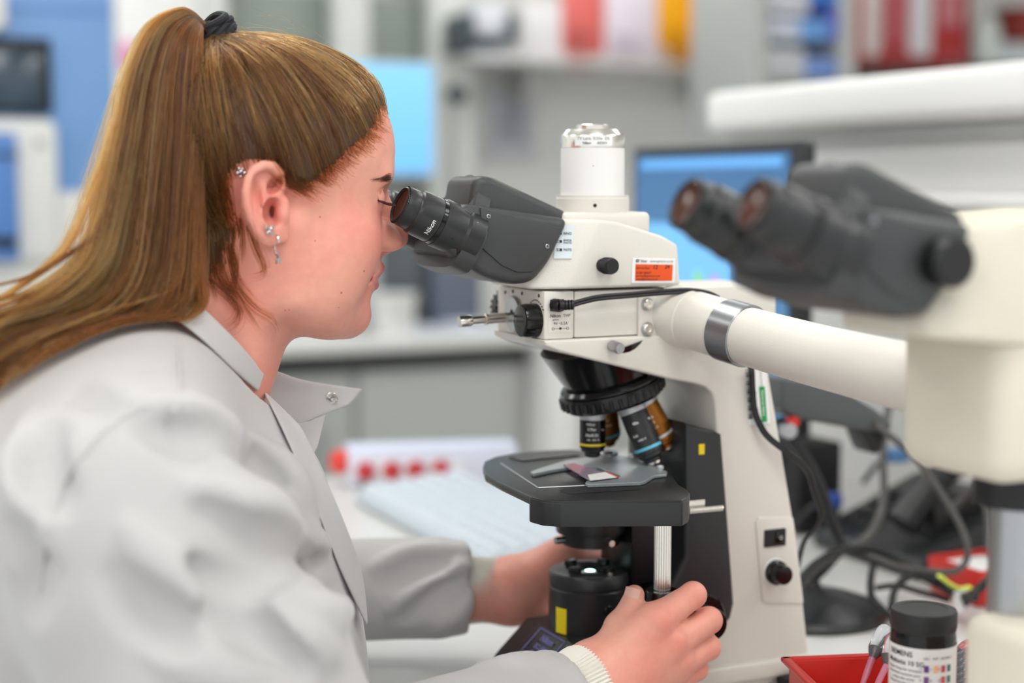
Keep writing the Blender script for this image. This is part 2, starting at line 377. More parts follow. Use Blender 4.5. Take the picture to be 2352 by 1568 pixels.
def binocular(parent, off, body, lettering=True):
    """The twin eyepiece tube: charcoal housing, hinge disc, two eyepieces."""
    off = np.array(off, float)
    sh = lambda pts, y: [(a/1000+off[0], y+off[1], b/1000+off[2]) for a, b in pts]
    side = [(-127, 384), (-140, 353), (-130, 344), (-107, 330), (-88, 325), (-70, 326), (-57, 340), (-40, 372)]
    bm = hull(sh(side, -.043) + sh(side, .043), .011, 4)
    hs = MB().bm_add(bm).build('tube_housing', body, parent)
    cover = [(-113, 381), (-112, 352), (-96, 339), (-84, 334), (-72, 334), (-56, 349), (-48, 366)]
    MB().prism([(a/1000+off[0], b/1000+off[2]) for a, b in cover], off[1]-.0445, off[1]-.04, .0012, 2).build('side_cover', body, parent)
    top = [(-110, 402), (-98, 404), (-32, 376), (-40, 346), (-118, 352)]
    MB().bm_add(hull(sh(top, -.027) + sh(top, .027), .0125, 4)).build('bridge_cover', body, parent)
    # hinge disc, square to the tube axis
    c = np.array([-.1165, 0, .3745]) + off
    MB().lathe([(.0, 0), (.0315, 0), (.033, .0012), (.033, .0125), (.0315, .0135), (0, .0135)], c, AXD, 56).build('hinge_disc', body, parent)
    # seam ring round the housing
    c2 = np.array([-.1235, 0, .362]) + off
    prof = [(y, z) for y, z in catmull([(-.047, .0), (-.043, -.019), (-.028, -.026), (.028, -.026), (.043, -.019), (.047, 0), (.040, .014), (.028, .020), (-.028, .020), (-.040, .014)], 4, True)]
    k = MB(); V = []
    for h in (0, .014):
        V += [c2 + AXD*h + np.array([0, y, 0]) + AXU*z for y, z in prof]
    n = len(prof)
    k.add(V, [tuple(range(n))[::-1], tuple(range(n, 2*n))] + [(i, (i+1) % n, n+(i+1) % n, n+i) for i in range(n)])
    k.build('front_plate', body, parent)
    for a, b, y in (((-117.5), 369, -.0475), (-107, 374.5, -.0445), (-60.5, 352.5, -.0445)):
        screw(parent, np.array([a/1000, y, b/1000]) + off, (0, -1, 0), .0017)
    for sgn in (-1, 1):
        e0 = np.array([-.1695, sgn*.031, .3835]) + off       # centre of the eye lens
        ep = MB().lathe([(.0112, .0015), (.0124, 0), (.0134, .0006), (.0142, .003), (.0148, .010), (.0146, .0105), (.0150, .0115), (.0160, .0125), (.0166, .016),
                         (.0168, .028), (.0164, .0285), (.0164, .031), (.0176, .0315), (.0180, .033), (.0180, .048), (.0196, .050), (.0196, .062)], e0, AXD, 64, cap=False).build('eyepiece', M_satin, parent)
        MB().lathe([(0, .0032), (.008, .0026), (.0113, .0018)], e0, AXD, 48, cap=False).build('eye_lens', M_lens, ep)
        kn = MB()
        for i in range(56):
            a = 2*math.pi*i/56; u, v, w = frame(AXD); p = e0 + (u*math.cos(a)+v*math.sin(a))*.0138 + AXD*.0012
            kn.box(p-.00035, p+.00035)
        kn.build('knurled_rim', M_black, ep)
        MB().lathe([(.0171, .0282), (.0171, .0312)], e0, AXD, 56, cap=False).build('focus_band', M_glossblack, ep)
        if lettering and sgn < 0:
            # the maker's name runs round the barrel on the side seen
            t = math.radians(-28); nrm = np.array([0, -math.cos(t), 0]) + AXU*math.sin(t); tang = np.cross(nrm, AXD); tang /= np.linalg.norm(tang)
            put_text(MB(), 'Nikon', e0 + AXD*.0225 + nrm*.01705, tang*1., -AXD*1., .0034, bold=True, wrap=(.0171, nrm)).build('lettering', M_white, ep)
            MB().lathe([(.0009, 0), (.0009, .0003), (0, .0003)], e0 + AXD*.0405 + nrm*.0178, nrm, 10).build('set_screw', M_ink, ep)
    return hs

scope = thing('microscope', (.05, 0, 0), 'cream and black trinocular laboratory microscope the woman looks into', 'microscope')

# --- stand
st_prof = mm([(-63, 284), (-62, 280), (-50, 275), (44, 250), (66, 245.5), (75, 242.5), (80.5, 238), (83.5, 231), (88, 180), (92, 135), (95, 75), (92, 60), (84, 53), (60, 40), (20, 20), (20, 0),
              (177, 0), (176, 20), (170, 62), (158, 135), (144, 200), (133, 250), (122, 284)])
stand = MB().prism(st_prof, -.045, .045, .006, 4, only_caps=True).build('stand', M_body, scope)
bp = [(-.068, -.026), (-.060, -.038), (.0, -.050), (.174, -.050), (.177, -.045), (.177, .045), (.174, .050), (0, .050), (-.060, .038), (-.068, .026)]
MB().prism(bp, .006, .021, .007, 3, axis='z').build('base', M_body, scope)
for x, y in ((-.06, -.035), (.155, -.05), (-.06, .035), (.155, .05)):
    MB().lathe([(.011, 0), (.012, .007)], (x, y, 0), n=24).build('foot', M_black, scope)
# black cover of the base and lower limb
cov = mm([(-64, 19), (-63, 25), (-57, 31), (-34, 52), (0, 53), (31, 77), (46, 92), (58, 112), (57.5, 216), (90, 206), (97, 140), (104, 70), (101, 58), (92, 50), (60, 30), (40, 19)])
MB().prism(cov, -.0465, .0465, .004, 3, only_caps=True).build('limb_cover', M_satin, scope)
nose = [(-.066, -.024), (-.05, -.040), (.03, -.0485), (.06, -.0485), (.06, .0485), (.03, .0485), (-.05, .040), (-.066, .024)]
MB().prism(nose, .019, .030, .004, 3, axis='z', taper=.93).build('base_cover', M_satin, scope)
vents = [MB().box((.034+.004*i, -.018, .083+.0042*i), (.036+.004*i, .018, .086+.0042*i), .0006) for i in range(5)]
for v in vents: v.build('vent_rib', M_black, scope)
# maker's plate printed on the sloping nose
o = np.array([-.0455, -.006, .0420]); sl = np.array([23, 0, 21.]); sl /= np.linalg.norm(sl); u = np.array([0, 1., 0]); v = sl; nn = np.cross(u, v); nn = nn if nn[2] > 0 else -nn
u = np.array([0, -1., 0]); o = o + nn*.0006
k = MB()
for a0, b0, a1, b1 in ((-.021, -.014, .021, -.013), (-.021, .013, .021, .014), (-.021, -.014, -.020, .014), (.020, -.014, .021, .014)):
    k.add([o+u*a0+v*b0, o+u*a1+v*b0, o+u*a1+v*b1, o+u*a0+v*b1], [(0, 1, 2, 3)])
put_text(k, 'Nikon', o + v*.0075, u, v, .0055, bold=True); put_text(k, 'ECLIPSE', o - v*.0005, u, v, .004, bold=True); put_text(k, 'E600', o - v*.0085, u, v, .0065, bold=True)
k.build('nameplate_print', M_blueink, scope)

# --- illuminator box on top of the limb
MB().box((-.036, -.0405, .2845), (.142, .0405, .319), .0016, 2).build('illuminator_box', M_body, scope)
fu = MB().box((-.0612, -.041, .284), (-.0365, .041, .3195), .0016, 2).build('pointer_unit', M_body, scope)
c = np.array([-.0612, .0090, .2995])
MB().lathe([(.0135, 0), (.0135, .0022), (.0128, .0028), (.0035, .0028), (.003, .001), (0, .001)], c, (-1, 0, 0), 48).build('selector_disc', M_alu, fu)
pin = np.array([-.0632, .0105, .2972])
MB().lathe([(.0040, 0), (.0040, .020), (.0044, .0205), (.0044, .022), (.0031, .0225), (.0031, .033), (.0042, .0335), (.0046, .035), (.0046, .0425), (.0042, .0435), (0, .0435)], pin, (-1, 0, -.05), 28).build('pointer_lever', M_chrome, fu)
MB().lathe([(.0125, 0), (.0125, .009), (.0118, .0125), (.0105, .0132), (.004, .0128), (0, .0132)], (-.0612, -.0275, .2975), (-1, 0, 0), 48).build('intensity_dial', M_glossblack, fu)
k = MB()
for i in range(11):
    a = math.radians(35 + i*11); p = np.array([-.0614, -.0275, .2975]) + np.array([0, math.cos(a), math.sin(a)])*.0150
    k.box(p-np.array([.0003, .0005, .0005]), p+np.array([.0003, .0005, .0005]))
k.build('scale_marks', M_ink, fu)
for y, z in ((.026, .315), (.012, .3165), (-.004, .3160), (-.033, .316), (.031, .297)):
    MB().lathe([(.0014, 0), (.0014, .0002), (0, .0002)], (-.0614, y, z), (-1, 0, 0), 12).build('screw_hole', M_ink, fu)
# ridged knob on the far side
k = MB().lathe([(.014, 0), (.014, .012), (.012, .013), (0, .013)], (-.047, .041, .302), (0, 1, 0), 40)
for i in range(20):
    a = 2*math.pi*i/20; p = np.array([-.047, .0475, .302]) + np.array([math.cos(a), 0, math.sin(a)])*.0142
    k.box(p-np.array([.0012, .005, .0012]), p+np.array([.0012, .005, .0012]))
k.build('ridged_knob', M_glossblack, scope)
MB().box((-.0563, -.0418, .3050), (-.0449, -.0405, .3135), .0004, 1).build('power_socket', M_ink, fu)
# rating label
MB().box((-.0578, -.04135, .289), (-.0393, -.0408, .3046), .0002, 1).build('rating_label', mat('label_stock', (222, 216, 208), .5), fu)
k = MB(); U, V3 = np.array([1., 0, 0]), np.array([0, 0, 1.])
put_text(k, 'Nikon', (-.0523, -.0415, .3015), U, V3, .0024, bold=True, shear=.2); put_text(k, 'THP', (-.0428, -.0415, .3015), U, V3, .0022)
put_text(k, 'JAPAN', (-.0520, -.0415, .2985), U, V3, .0012); put_text(k, '9V   0.5A', (-.0478, -.0415, .2958), U, V3, .0021); put_text(k, '=', (-.0488, -.0415, .2958), U, V3, .0014)
k.tube([(-.0535, -.0415, .2920), (-.0425, -.0415, .2920)], .00012, 4, 0)
for x in (-.0540, -.0480, -.0420):
    k.tube([(x+.0009*math.cos(a), -.0415, .2920+.0009*math.sin(a)) for a in np.linspace(0, 2*math.pi, 13)[:-1]], .00014, 4, 0, closed=True)
k.lathe([(.0006, 0), (.0006, .0001), (0, .0001)], (-.0480, -.0414, .2920), (0, -1, 0), 10)
k.build('label_print', M_ink, fu)
# clamp screw below the box
MB().lathe([(.0022, 0), (.0022, .006)], (-.008, -.040, .2790), (.15, -1, -.15), 16).build('clamp_shaft', M_black, scope)
k = MB().lathe([(.0040, 0), (.0042, .0006), (.0042, .010), (.0038, .0108), (0, .0108)], (-.0073, -.0455, .2782), (.15, -1, -.15), 32)
k.build('clamp_screw', M_alu, scope)
# bridge bracket and the tube that runs to the second head
pl = MB().box((.0166, -.0435, .283), (.033, -.0405, .3135), .002, 2).build('bracket_plate', M_body, scope)
for z in (.3078, .2890):
    MB().lathe([(.0040, 0), (.0040, .003), (.0034, .0036), (.0020, .0036), (.0018, .002), (0, .002)], (.0238, -.0434, z), (0, -1, 0), 24).build('bolt', M_chrome, pl)
    MB().lathe([(.0052, 0), (.0052, .0003), (.004, .0003)], (.0238, -.0436, z), (0, -1, 0), 24, cap=False).build('washer', M_alu, pl)
b0, b1, b2, b3 = (S(*q) for q in ((1558, 724, -.040), (1690, 764, -.098), (1900, 822, -.2), (2150, 880, -.31)))
bd = (b1-b0)/np.linalg.norm(b1-b0)
MB().bm_add(hull([(.030, -.040, .2845), (.030, -.040, .3150), (.082, -.040, .2845), (.082, -.040, .3150), (.036, -.046, .2855), (.036, -.046, .312), (.078, -.046, .2855), (.078, -.046, .312)], .002)).build('bridge_flange', M_body, scope)
MB().lathe([(.0255, -.004), (.0235, .006), (.0228, .016), (.0220, .0165), (.0220, np.linalg.norm(b1-b0)-.008)], b0, bd, 56).build('bridge_elbow', M_body, scope)
L1 = np.linalg.norm(b1-b0)
MB().lathe([(.0222, L1-.010), (.0232, L1-.0095), (.0232, L1+.012), (.0226, L1+.0128), (.021, L1+.0128)], b0, bd, 64).build('bridge_ring', M_ring, scope)
MB().tube([b0+bd*(L1+.008), b2, b3], [.0212, .0215, .022], 40, 8).build('bridge_tube', M_body, scope)

# --- trinocular head
hp = []
for y, pts in ((.046, [(-46, 321), (51.5, 321), (49, 352), (35, 359), (15, 365), (-2, 369.5), (-18, 371.2)]), (.031, [(-74, 327), (-66, 343), (-49, 372)]), (.035, [(-70, 321)])):
    for a, b in pts:
        hp += [(a/1000, -y, b/1000), (a/1000, y, b/1000)]
MB().bm_add(hull(hp, .0042, 4)).build('head_housing', M_body, scope)
MB().bm_add(hull([(x, y, z) for x in (-.040, .0345) for y in (-.030, .030) for z in (.36, .3765)], .004, 3)).build('head_deck', M_body, scope)
MB().lathe([(.0282, .372), (.0282, .3865), (.0277, .3872), (.0277, .3890), (.0245, .3890)], (0, 0, 0), n=72).build('tube_collar', M_body, scope)
MB().lathe([(.0014, 0), (.0014, .0003), (0, .0003)], (-.0115, -.0258, .3815), (-.41, -.91, 0), 16).build('set_screw', M_ink, scope)
MB().lathe([(.0243, .3885), (.0243, .4245)], (0, 0, 0), n=72).build('photo_tube', M_whitepaint, scope)
MB().lathe([(.0244, .4246), (.0244, .4335), (.0238, .4345), (.0205, .4385), (.0160, .4385), (.0128, .4386), (.0128, .4418), (.0118, .4425), (.0104, .4425), (.0104, .436), (0, .436)], (0, 0, 0), n=72).build('camera_adapter', M_chrome, scope)
an = np.array([-.45, -.89, 0]); an /= np.linalg.norm(an); tn = np.array([-an[1], an[0], 0])*1.
W = []
for i in range(13):
    t = (i/12-.5)*.0292/.0246; W.append((an*math.cos(t) + tn*math.sin(t))*.02462)
k = MB(); k.add([w + np.array([0, 0, .4260]) for w in W] + [w + np.array([0, 0, .4332]) for w in W], [(i, i+1, 14+i, 13+i) for i in range(12)])
al = k.build('adapter_label', M_white, scope)
k = MB(); put_text(k, 'TV Lens  0.55x  DS', an*.0247 + V3*.4314, tn, V3, .0020, width=.025, wrap=(.0247, an)); put_text(k, 'Nikon', an*.0247 + V3*.4280 - tn*.0045, tn, V3, .0019, bold=True, wrap=(.0247, an)); put_text(k, 'JAPAN', an*.0247 + V3*.4280 + tn*.006, tn, V3, .0019, wrap=(.0247, an))
k.build('label_print', M_ink, al)
MB().lathe([(.00045, 0), (.00045, .0002), (0, .0002)], an*.0243 + V3*.411, an, 8).build('pin_hole', mat('brass_speck', (150, 120, 40), .4), scope)
# slider knob on the head side
k = MB().lathe([(.0052, 0), (.0052, .0035), (.0060, .004)], (-.0159, -.0455, .3378), (.12, -1, 0), 32)
for i in range(7): k.lathe([(.0058, .0042+.0012*i), (.0062, .0046+.0012*i), (.0058, .0051+.0012*i)], (-.0159, -.0455, .3378), (.12, -1, 0), 32, cap=False)
k.lathe([(.0057, .004), (.0060, .0125), (.0055, .0138), (0, .0138)], (-.0159, -.0455, .3378), (.12, -1, 0), 32)
k.build('beam_slider_knob', M_black, scope)
# service sticker
sk = MB().prism([(.0085, .3240), (.0455, .3232), (.0462, .3415), (.0092, .3428)], -.0468, -.0459, .0003, 1).build('service_sticker', M_white, scope)
MB().prism([(.0112, .3258), (.0432, .3251), (.0437, .3372), (.0116, .3382)], -.0471, -.0467, 0).build('orange_field', M_orange, sk)
k = MB(); Y0 = -.0473; U2 = np.array([1, 0, -.03]); V2 = np.array([.03, 0, 1.])
put_text(k, 'GT Vision', (.0165, Y0, .3405), U2, V2, .0019, bold=True, width=.0090, shear=.2); put_text(k, 'www.gtvision.co.uk', (.0338, Y0, .3400), U2, V2, .0017, width=.0200)
put_text(k, 'Service Due:', (.0122, Y0, .3355), U2, V2, .0017, width=.0115, align='l'); put_text(k, '01284 789697', (.0122, Y0, .3318), U2, V2, .0016, width=.0125, align='l')
put_text(k, 'service@gtvision.co.uk', (.0122, Y0, .3296), U2, V2, .0016, width=.0205, align='l'); put_text(k, 'sales@gtvision.co.uk', (.0122, Y0, .3272), U2, V2, .0016, width=.0185, align='l')
put_text(k, '12', (.0285, Y0, .3358), U2, V2, .0030, bold=True, shear=.2); put_text(k, '24', (.0385, Y0, .3358), U2, V2, .0028, bold=True, shear=.2)
k.tube([(.0128+.0011*math.cos(a), Y0, .3407+.0011*math.sin(a)) for a in np.linspace(0, 2*math.pi, 13)[:-1]], .00014, 4, 0, closed=True)
k.build('sticker_print', M_ink, sk)
# light path label on the chamfered front corner
P0_, P1_, P2_ = np.array([-.074, -.031, .327]), np.array([-.049, -.031, .372]), np.array([-.046, -.046, .321])
pn_ = np.cross(P1_-P0_, P2_-P0_); pn_ /= np.linalg.norm(pn_); pn_ = pn_ if pn_[1] < 0 else -pn_
dr_ = ray(1296, 556); lc = CL + dr_*(np.dot(P0_-CL, pn_)/np.dot(dr_, pn_)) + pn_*.0014
LU = np.array([pn_[1], -pn_[0], 0]); LU = LU if LU[0] > 0 else -LU; LU /= np.linalg.norm(LU); LV = np.cross(pn_, LU); LV = LV if LV[2] > 0 else -LV
lab4 = [lc + LU*(a*.0066 + b*.0012) + LV*b*.0125 for a, b in ((-1, -1), (1, -1), (1, 1), (-1, 1))]
ll = MB().add(lab4 + [p - pn_*.0022 for p in lab4], [(0, 1, 2, 3), (7, 6, 5, 4), (0, 4, 5, 1), (1, 5, 6, 2), (2, 6, 7, 3), (3, 7, 4, 0)]).build('light_path_label', mat('pale_label', (214, 222, 226), .45), scope, smooth=0)
k = MB(); ln = np.cross(LU, LV); ln /= np.linalg.norm(ln); ln = ln if ln[1] < 0 else -ln
for b, tx in ((.0062, ('BINO',)), (.0002, ('BINO&', 'PHOTO')), (-.0060, ('PHOTO',))):
    for j, t in enumerate(tx): put_text(k, t, lc + LU*.0024 + LV*(b + (0 if len(tx) == 1 else .0009 - .0019*j)) + ln*.0003, LU, LV, .0019 if len(tx) == 1 else .0014, bold=True, width=.0058)
    q = lc - LU*.0025 + LV*b + ln*.0003
    for a0, b0_, a1, b1_ in ((-.0008, -.001, .0008, .001), (-.0026, -.0008, -.0008, -.0005), (-.0026, .0005, -.0008, .0008), (-.0030, -.0012, -.0026, .0012)):
        k.add([q+LU*a0+LV*b0_, q+LU*a1+LV*b0_, q+LU*a1+LV*b1_, q+LU*a0+LV*b1_], [(0, 1, 2, 3)])
k.build('label_print', M_ink, ll)
binocular(scope, (0, 0, 0), M_grey)

# --- nosepiece and objectives
NA = math.radians(15.5); axd = np.array([math.sin(NA), 0, -math.cos(NA)]); ring_c = np.array([.0175, 0, .2390])
MB().lathe([(.047, -.040), (.040, -.022), (.034, -.008), (.032, 0)], ring_c, axd, 56).build('nosepiece_cone', M_glossblack, scope)
rg = MB().lathe([(.030, -.009), (.037, -.0085), (.0395, -.006), (.0395, -.0045), (.0385, -.004), (.0400, -.0035), (.0405, -.001), (.0405, .006), (.0385, .0085), (.020, .0095), (0, .0095)], ring_c, axd, 72).build('turret_ring', M_glossblack, scope)
k = MB(); u, v, w = frame(axd)
for i in range(36):
    a = 2*math.pi*i/36; p = ring_c + axd*.0025 + (u*math.cos(a)+v*math.sin(a))*.0405
    k.lathe([(.0016, -.0035), (.0016, .0035)], p, axd, 6)
k.build('grip_ribs', M_black, rg)
apex = np.array([0, 0, .2295]) + np.array([0, 0, 1.])*(.0200/math.tan(NA))
perp0 = np.array([-math.cos(NA), 0, -math.sin(NA)])          # towards the working objective
perp1 = np.array([0, -1., 0])
def objective(az, L, col, band, tip, lab, rb=.0104, printed=()):
    pr = perp0*math.cos(az) + perp1*math.sin(az); d = axd*math.cos(NA) + pr*math.sin(NA)*1.
    # mirrored cone: the working one points straight down
    d = axd*math.cos(NA) + pr*math.sin(NA); d /= np.linalg.norm(d)
    m0 = ring_c + axd*.009 + pr*.0195
    o_ = MB().lathe([(.0085, -.002), (rb+.0002, -.001), (rb+.0002, .0085)], m0, d, 40).build('objective', M_palegrey, scope, label=lab)
    MB().lathe([(rb, .0085), (rb, L*.80), (rb-.0006, L*.81)], m0, d, 40).build('barrel', col, o_)
    MB().lathe([(rb+.00025, L*.70), (rb+.00025, L*.745)], m0, d, 40, cap=False).build('band', band, o_)
    MB().lathe([(rb-.0008, L*.80), (rb-.0012, L*.86), (rb*.62, L*.90), (rb*.60, L*.95)], m0, d, 36).build('nose', M_satin if col is not M_bronze else M_bronze, o_)
    MB().lathe([(rb*.60, L*.94), (rb*.55, L*.985), (rb*.40, L), (0, L-.0004)], m0, d, 32).build('front_cap', tip, o_)
    if printed:
        nv = np.array([-.42, -.906, 0]) - d*np.dot(np.array([-.42, -.906, 0]), d); nv /= np.linalg.norm(nv); tu = np.cross(d, nv); tu = tu if tu[0] > 0 else -tu
        k = MB()
        for tx, h, at, off in printed:
            a = off/rb; nn_ = nv*math.cos(a) + tu*math.sin(a); t2 = np.cross(d, nn_); t2 = t2 if np.dot(t2, tu) > 0 else -t2
            put_text(k, tx, m0 + d*at + nn_*(rb+.0001), t2, -d, h, bold=True, wrap=(rb+.0001, nn_))
        k.build('engraving', M_white, o_)
    return o_, m0, d
objective(0, .0385, M_glossblack, M_yelring, M_glossblack, 'black objective with yellow band over the slide', .0102,
          (('Nikon', .0019, .0115, -.002), ('E Plan', .0019, .0155, -.001), ('9.2x', .0013, .0160, .0085), ('10x/0.25', .0021, .0200, -.001), ('160/-  WD 7.0', .0012, .0236, 0)))
objective(math.radians(98), .0520, M_satin, M_bluering, M_chrome, 'charcoal objective with pale blue band', .0108, (('40x', .0023, .0165, -.002), ('0.65', .0018, .0260, -.006), ('160/0.17', .0014, .0300, -.002), ('4x', .0020, .017, .011)))
objective(math.radians(146), .0490, M_bronze, M_palegrey, M_chrome, 'bronze coloured objective with pale band', .0112, (('Nikon', .0021, .014, -.004), ('Plan 100', .0019, .018, -.003), ('1.25 oil', .0018, .022, -.003), ('160/0.17', .0015, .027, -.002)))
objective(math.radians(-92), .0440, M_bronze, M_bluering, M_chrome, 'bronze objective with blue band at the back', .0106, (('Plan', .0018, .016, 0), ('20/0.40', .0018, .021, 0)))

# --- stage
ZT = .1800
top = [T(px, py, ZT)[:2] for px, py in ((1109, 1070), (1112, 1058), (1135, 1048), (1180, 1040), (1245, 1034), (1310, 1031), (1400, 1040), (1500, 1068), (1545, 1092), (1560, 1112), (1578, 1122), (1585, 1130), (1583, 1140), (1568, 1148), (1290, 1150), (1245, 1147), (1218, 1140), (1150, 1108), (1114, 1088))]
sp = [tuple(map(float, p)) for p in top]
stage = MB().prism(sp, ZT-.0065, ZT, .0018, 2, axis='z').build('stage', M_satin, scope)
lp = [T(px, py, ZT)[:2] for px, py in ((1216, 1140), (1245, 1147.5), (1290, 1150.5), (1568, 1148.5), (1582, 1141), (1584, 1131), (1560, 1114), (1500, 1108), (1260, 1120), (1216, 1128))]
MB().prism([tuple(map(float, p)) for p in lp], ZT-.0185, ZT-.001, .0015, 2, axis='z').build('stage_skirt', M_satin, stage)
k = MB()
a, b, c_ = T(1150, 1064, ZT+.0003), T(1236, 1120, ZT+.0003), T(1420, 1111, ZT+.0003)
k.tube([a, b], .0006, 6, 0); k.tube([b, c_], .0006, 6, 0)
k.build('wear_plate_edge', M_alu, stage)
sl_ = [T(px, py, ZT+.0002) for px, py in ((1286, 1128), (1292, 1123), (1450, 1115), (1472, 1119), (1468, 1124), (1310, 1134))]
MB().add(sl_, [tuple(range(6))]).build('slot', M_ink, stage, smooth=0)
fp = [T(px, py, ZT)[:2] for px, py in ((1170, 1052), (1300, 1040), (1330, 1046), (1200, 1060))]
MB().prism([tuple(map(float, p)) for p in fp], ZT, ZT+.0008, 0, axis='z').build('stage_scale', M_black, stage)
hole = [T(px, py, ZT+.0005) for px, py in ((1219, 1086), (1250, 1077), (1290, 1070), (1330, 1072), (1315, 1080), (1250, 1088))]
MB().add(hole, [tuple(range(6))]).build('stage_opening', M_ink, stage, smooth=0)
def plate(pxs, z0, z1, nm, m, par):
    P_ = [tuple(map(float, T(px, py, z1)[:2])) for px, py in pxs]; return MB().prism(P_, z0, z1, .0003, 1, axis='z').build(nm, m, par)
holder = plate(((1218, 1083), (1235, 1076), (1300, 1056), (1345, 1050), (1400, 1044), (1450, 1049), (1485, 1062), (1532, 1082), (1530, 1088), (1502, 1091), (1482, 1104), (1470, 1107), (1350, 1112), (1344, 1108), (1347, 1104), (1415, 1100), (1425, 1092), (1372, 1071), (1320, 1070), (1262, 1080), (1225, 1088)), ZT+.0004, ZT+.0028, 'slide_holder', M_steelgrey, scope)
for px, py, r in ((1398, 1044, .0075), (1452, 1050, .003), (1476, 1060, .0028), (1516, 1076, .0030)):
    p = T(px, py, ZT+.0028); MB().lathe([(r, 0), (r, .0016), (r*.8, .0028), (r*.3, .0032), (0, .0032)], p, n=24).build('thumb_screw', M_alu, holder)
MB().lathe([(.0060, 0), (.0045, .0006), (0, .0008)], (0, 0, ZT+.0010), n=24, cap=False).build('condenser_glow', M_glow, scope)  # added glowing disc imitates lamp light coming up through the condenser
# drive shaft, knobs and racks
sx, sy = S(1522, 1250, -.085)[:2]
k = MB()
for i in range(18):
    a = 2*math.pi*i/18; k.lathe([(.0011, .075), (.0011, .158)], (sx+.0052*math.cos(a), sy+.0052*math.sin(a), 0), n=6)
k.lathe([(.0052, .07), (.0052, .160)], (sx, sy, 0), n=32)
k.build('splined_shaft', M_chrome, scope)
MB().lathe([(.0125, .052), (.0125, .0985), (.0118, .1), (.0072, .1), (.0068, .0975), (.0, .0975)], (sx, sy, 0), n=40).build('stage_drive_knob', M_glossblack, scope)
MB().lathe([(.0155, .030), (.016, .032), (.016, .055), (.0155, .057), (0, .057)], (sx, sy, 0), n=40).build('lower_drive_knob', M_black, scope)
rk = MB(); p, q = S(1583, 1172, -.07), S(1660, 1165, -.07)
rk.tube([p, q], .0016, 8, 0); dd = (q-p)
for i in range(26): c = p + dd*(i/26); rk.box(c-np.array([.0003, .0018, .0021]), c+np.array([.0003, .0018, .0021]))
rk.build('stage_rack', M_chrome, scope)
p, q = S(1575, 1157, -.065), S(1617, 1152, -.065); MB().box(p-np.array([0, .002, .0022]), q+np.array([0, .002, .0022]), .0005, 1).build('stage_stop', M_chrome, scope)
p, q = S(1456, 1179, -.085), S(1512, 1183, -.085); MB().box(p-np.array([0, .003, .0012]), q+np.array([0, .003, .0012]), .0005, 1).build('rack_bar', M_chrome, scope)
# substage carrier, condenser
MB().box((.022, -.026, .088), (.060, .026, .160), .003).build('substage_carrier', M_black, scope)
MB().lathe([(.033, .152), (.033, .172), (.030, .174)], (0, 0, 0), n=56).build('condenser_mount', M_black, scope)
cd = MB().lathe([(0, .1180), (.020, .1180), (.0225, .1190), (.0225, .128), (.0270, .1285), (.0275, .131), (.0275, .140), (.030, .1405), (.0305, .152)], (0, 0, 0), n=56).build('condenser', M_black, scope)
MB().box((-.041, -.004, .1395), (-.028, .004, .1475), .001).build('condenser_lever', M_black, cd)
MB().lathe([(.0025, 0), (.0025, .006), (0, .006)], (.004, -.0215, .1235), (0, -1, 0), 16).build('centring_screw', M_chrome, cd)
MB().lathe([(.0028, 0), (.0028, .008), (0, .008)], (-.022, .002, .1230), (-1, 0, 0), 16).build('centring_screw', M_alu, cd)
screw(scope, (.034, -.0262, .1405), (0, -1, 0), .0042, M_black)
# field lens
fd = MB().lathe([(.0318, .052), (.0318, .0855), (.0312, .0862), (.0312, .0872), (.0318, .088), (.0318, .0965), (.0305, .0985), (.0200, .0990), (.0190, .0995), (.0185, .0990), (.0175, .0985), (.0150, .0970), (.0130, .0955)], (-.001, 0, 0), n=64, cap=False).build('field_drum', M_satin, scope)
MB().lathe([(.0132, .0952), (.008, .0962), (0, .0965)], (-.001, 0, 0), n=48, cap=False).build('field_lens', mat('field_glass', (30, 34, 36), .04, spec=1., coat=1.), fd)
MB().lathe([(.0040, .0964), (.003, .0968), (0, .0969)], (.0005, .002, 0), n=24, cap=False).build('painted_highlight', M_glow, fd)  # highlight on the field lens drawn as a glowing disc
MB().lathe([(.0150, .0962), (.0165, .0975), (.0175, .0986)], (-.001, 0, 0), n=48, cap=False).build('inner_ring', M_alu, fd)
for i in range(4):
    a = math.radians(25 + 90*i); c = np.array([-.001+.0185*math.cos(a), .0185*math.sin(a), .1005])
    MB().box(c-np.array([.0030, .0045, .0025]), c+np.array([.0030, .0045, .0025]), .0008, 2, rz=a).build('filter_tab', M_black, fd)
MB().lathe([(.0021, 0), (.0021, .0018), (0, .0018)], (.0045, -.0235, .0985), n=16).build('pin', M_chrome, fd)
a = math.radians(25 + 42 + 180 + 22); sd = np.array([math.cos(a), math.sin(a), 0]); screw(scope, np.array([-.001, 0, .0735]) + sd*.0316, sd, .0036, M_black)
W = []
for i in range(9):
    t = math.radians(189 + 20*(i/8)); W.append(np.array([-.001+.0320*math.cos(t), .0320*math.sin(t), 0]))
MB().add([w+V3*.0530 for w in W] + [w+V3*.0730 for w in W], [(i, i+1, 10+i, 9+i) for i in range(8)]).build('warning_label', M_yellow, fd)
# focus knobs
for sg in (-1, 1):
    k = MB().lathe([(.0185, 0), (.0205, .001), (.0205, .016), (.019, .0175), (.0130, .0175), (.0125, .019), (.0125, .030), (.0115, .032), (0, .032)], (.064, sg*.0466, .0655), (0, sg, 0), 56)
    k.build('focus_knob', M_glossblack, scope)
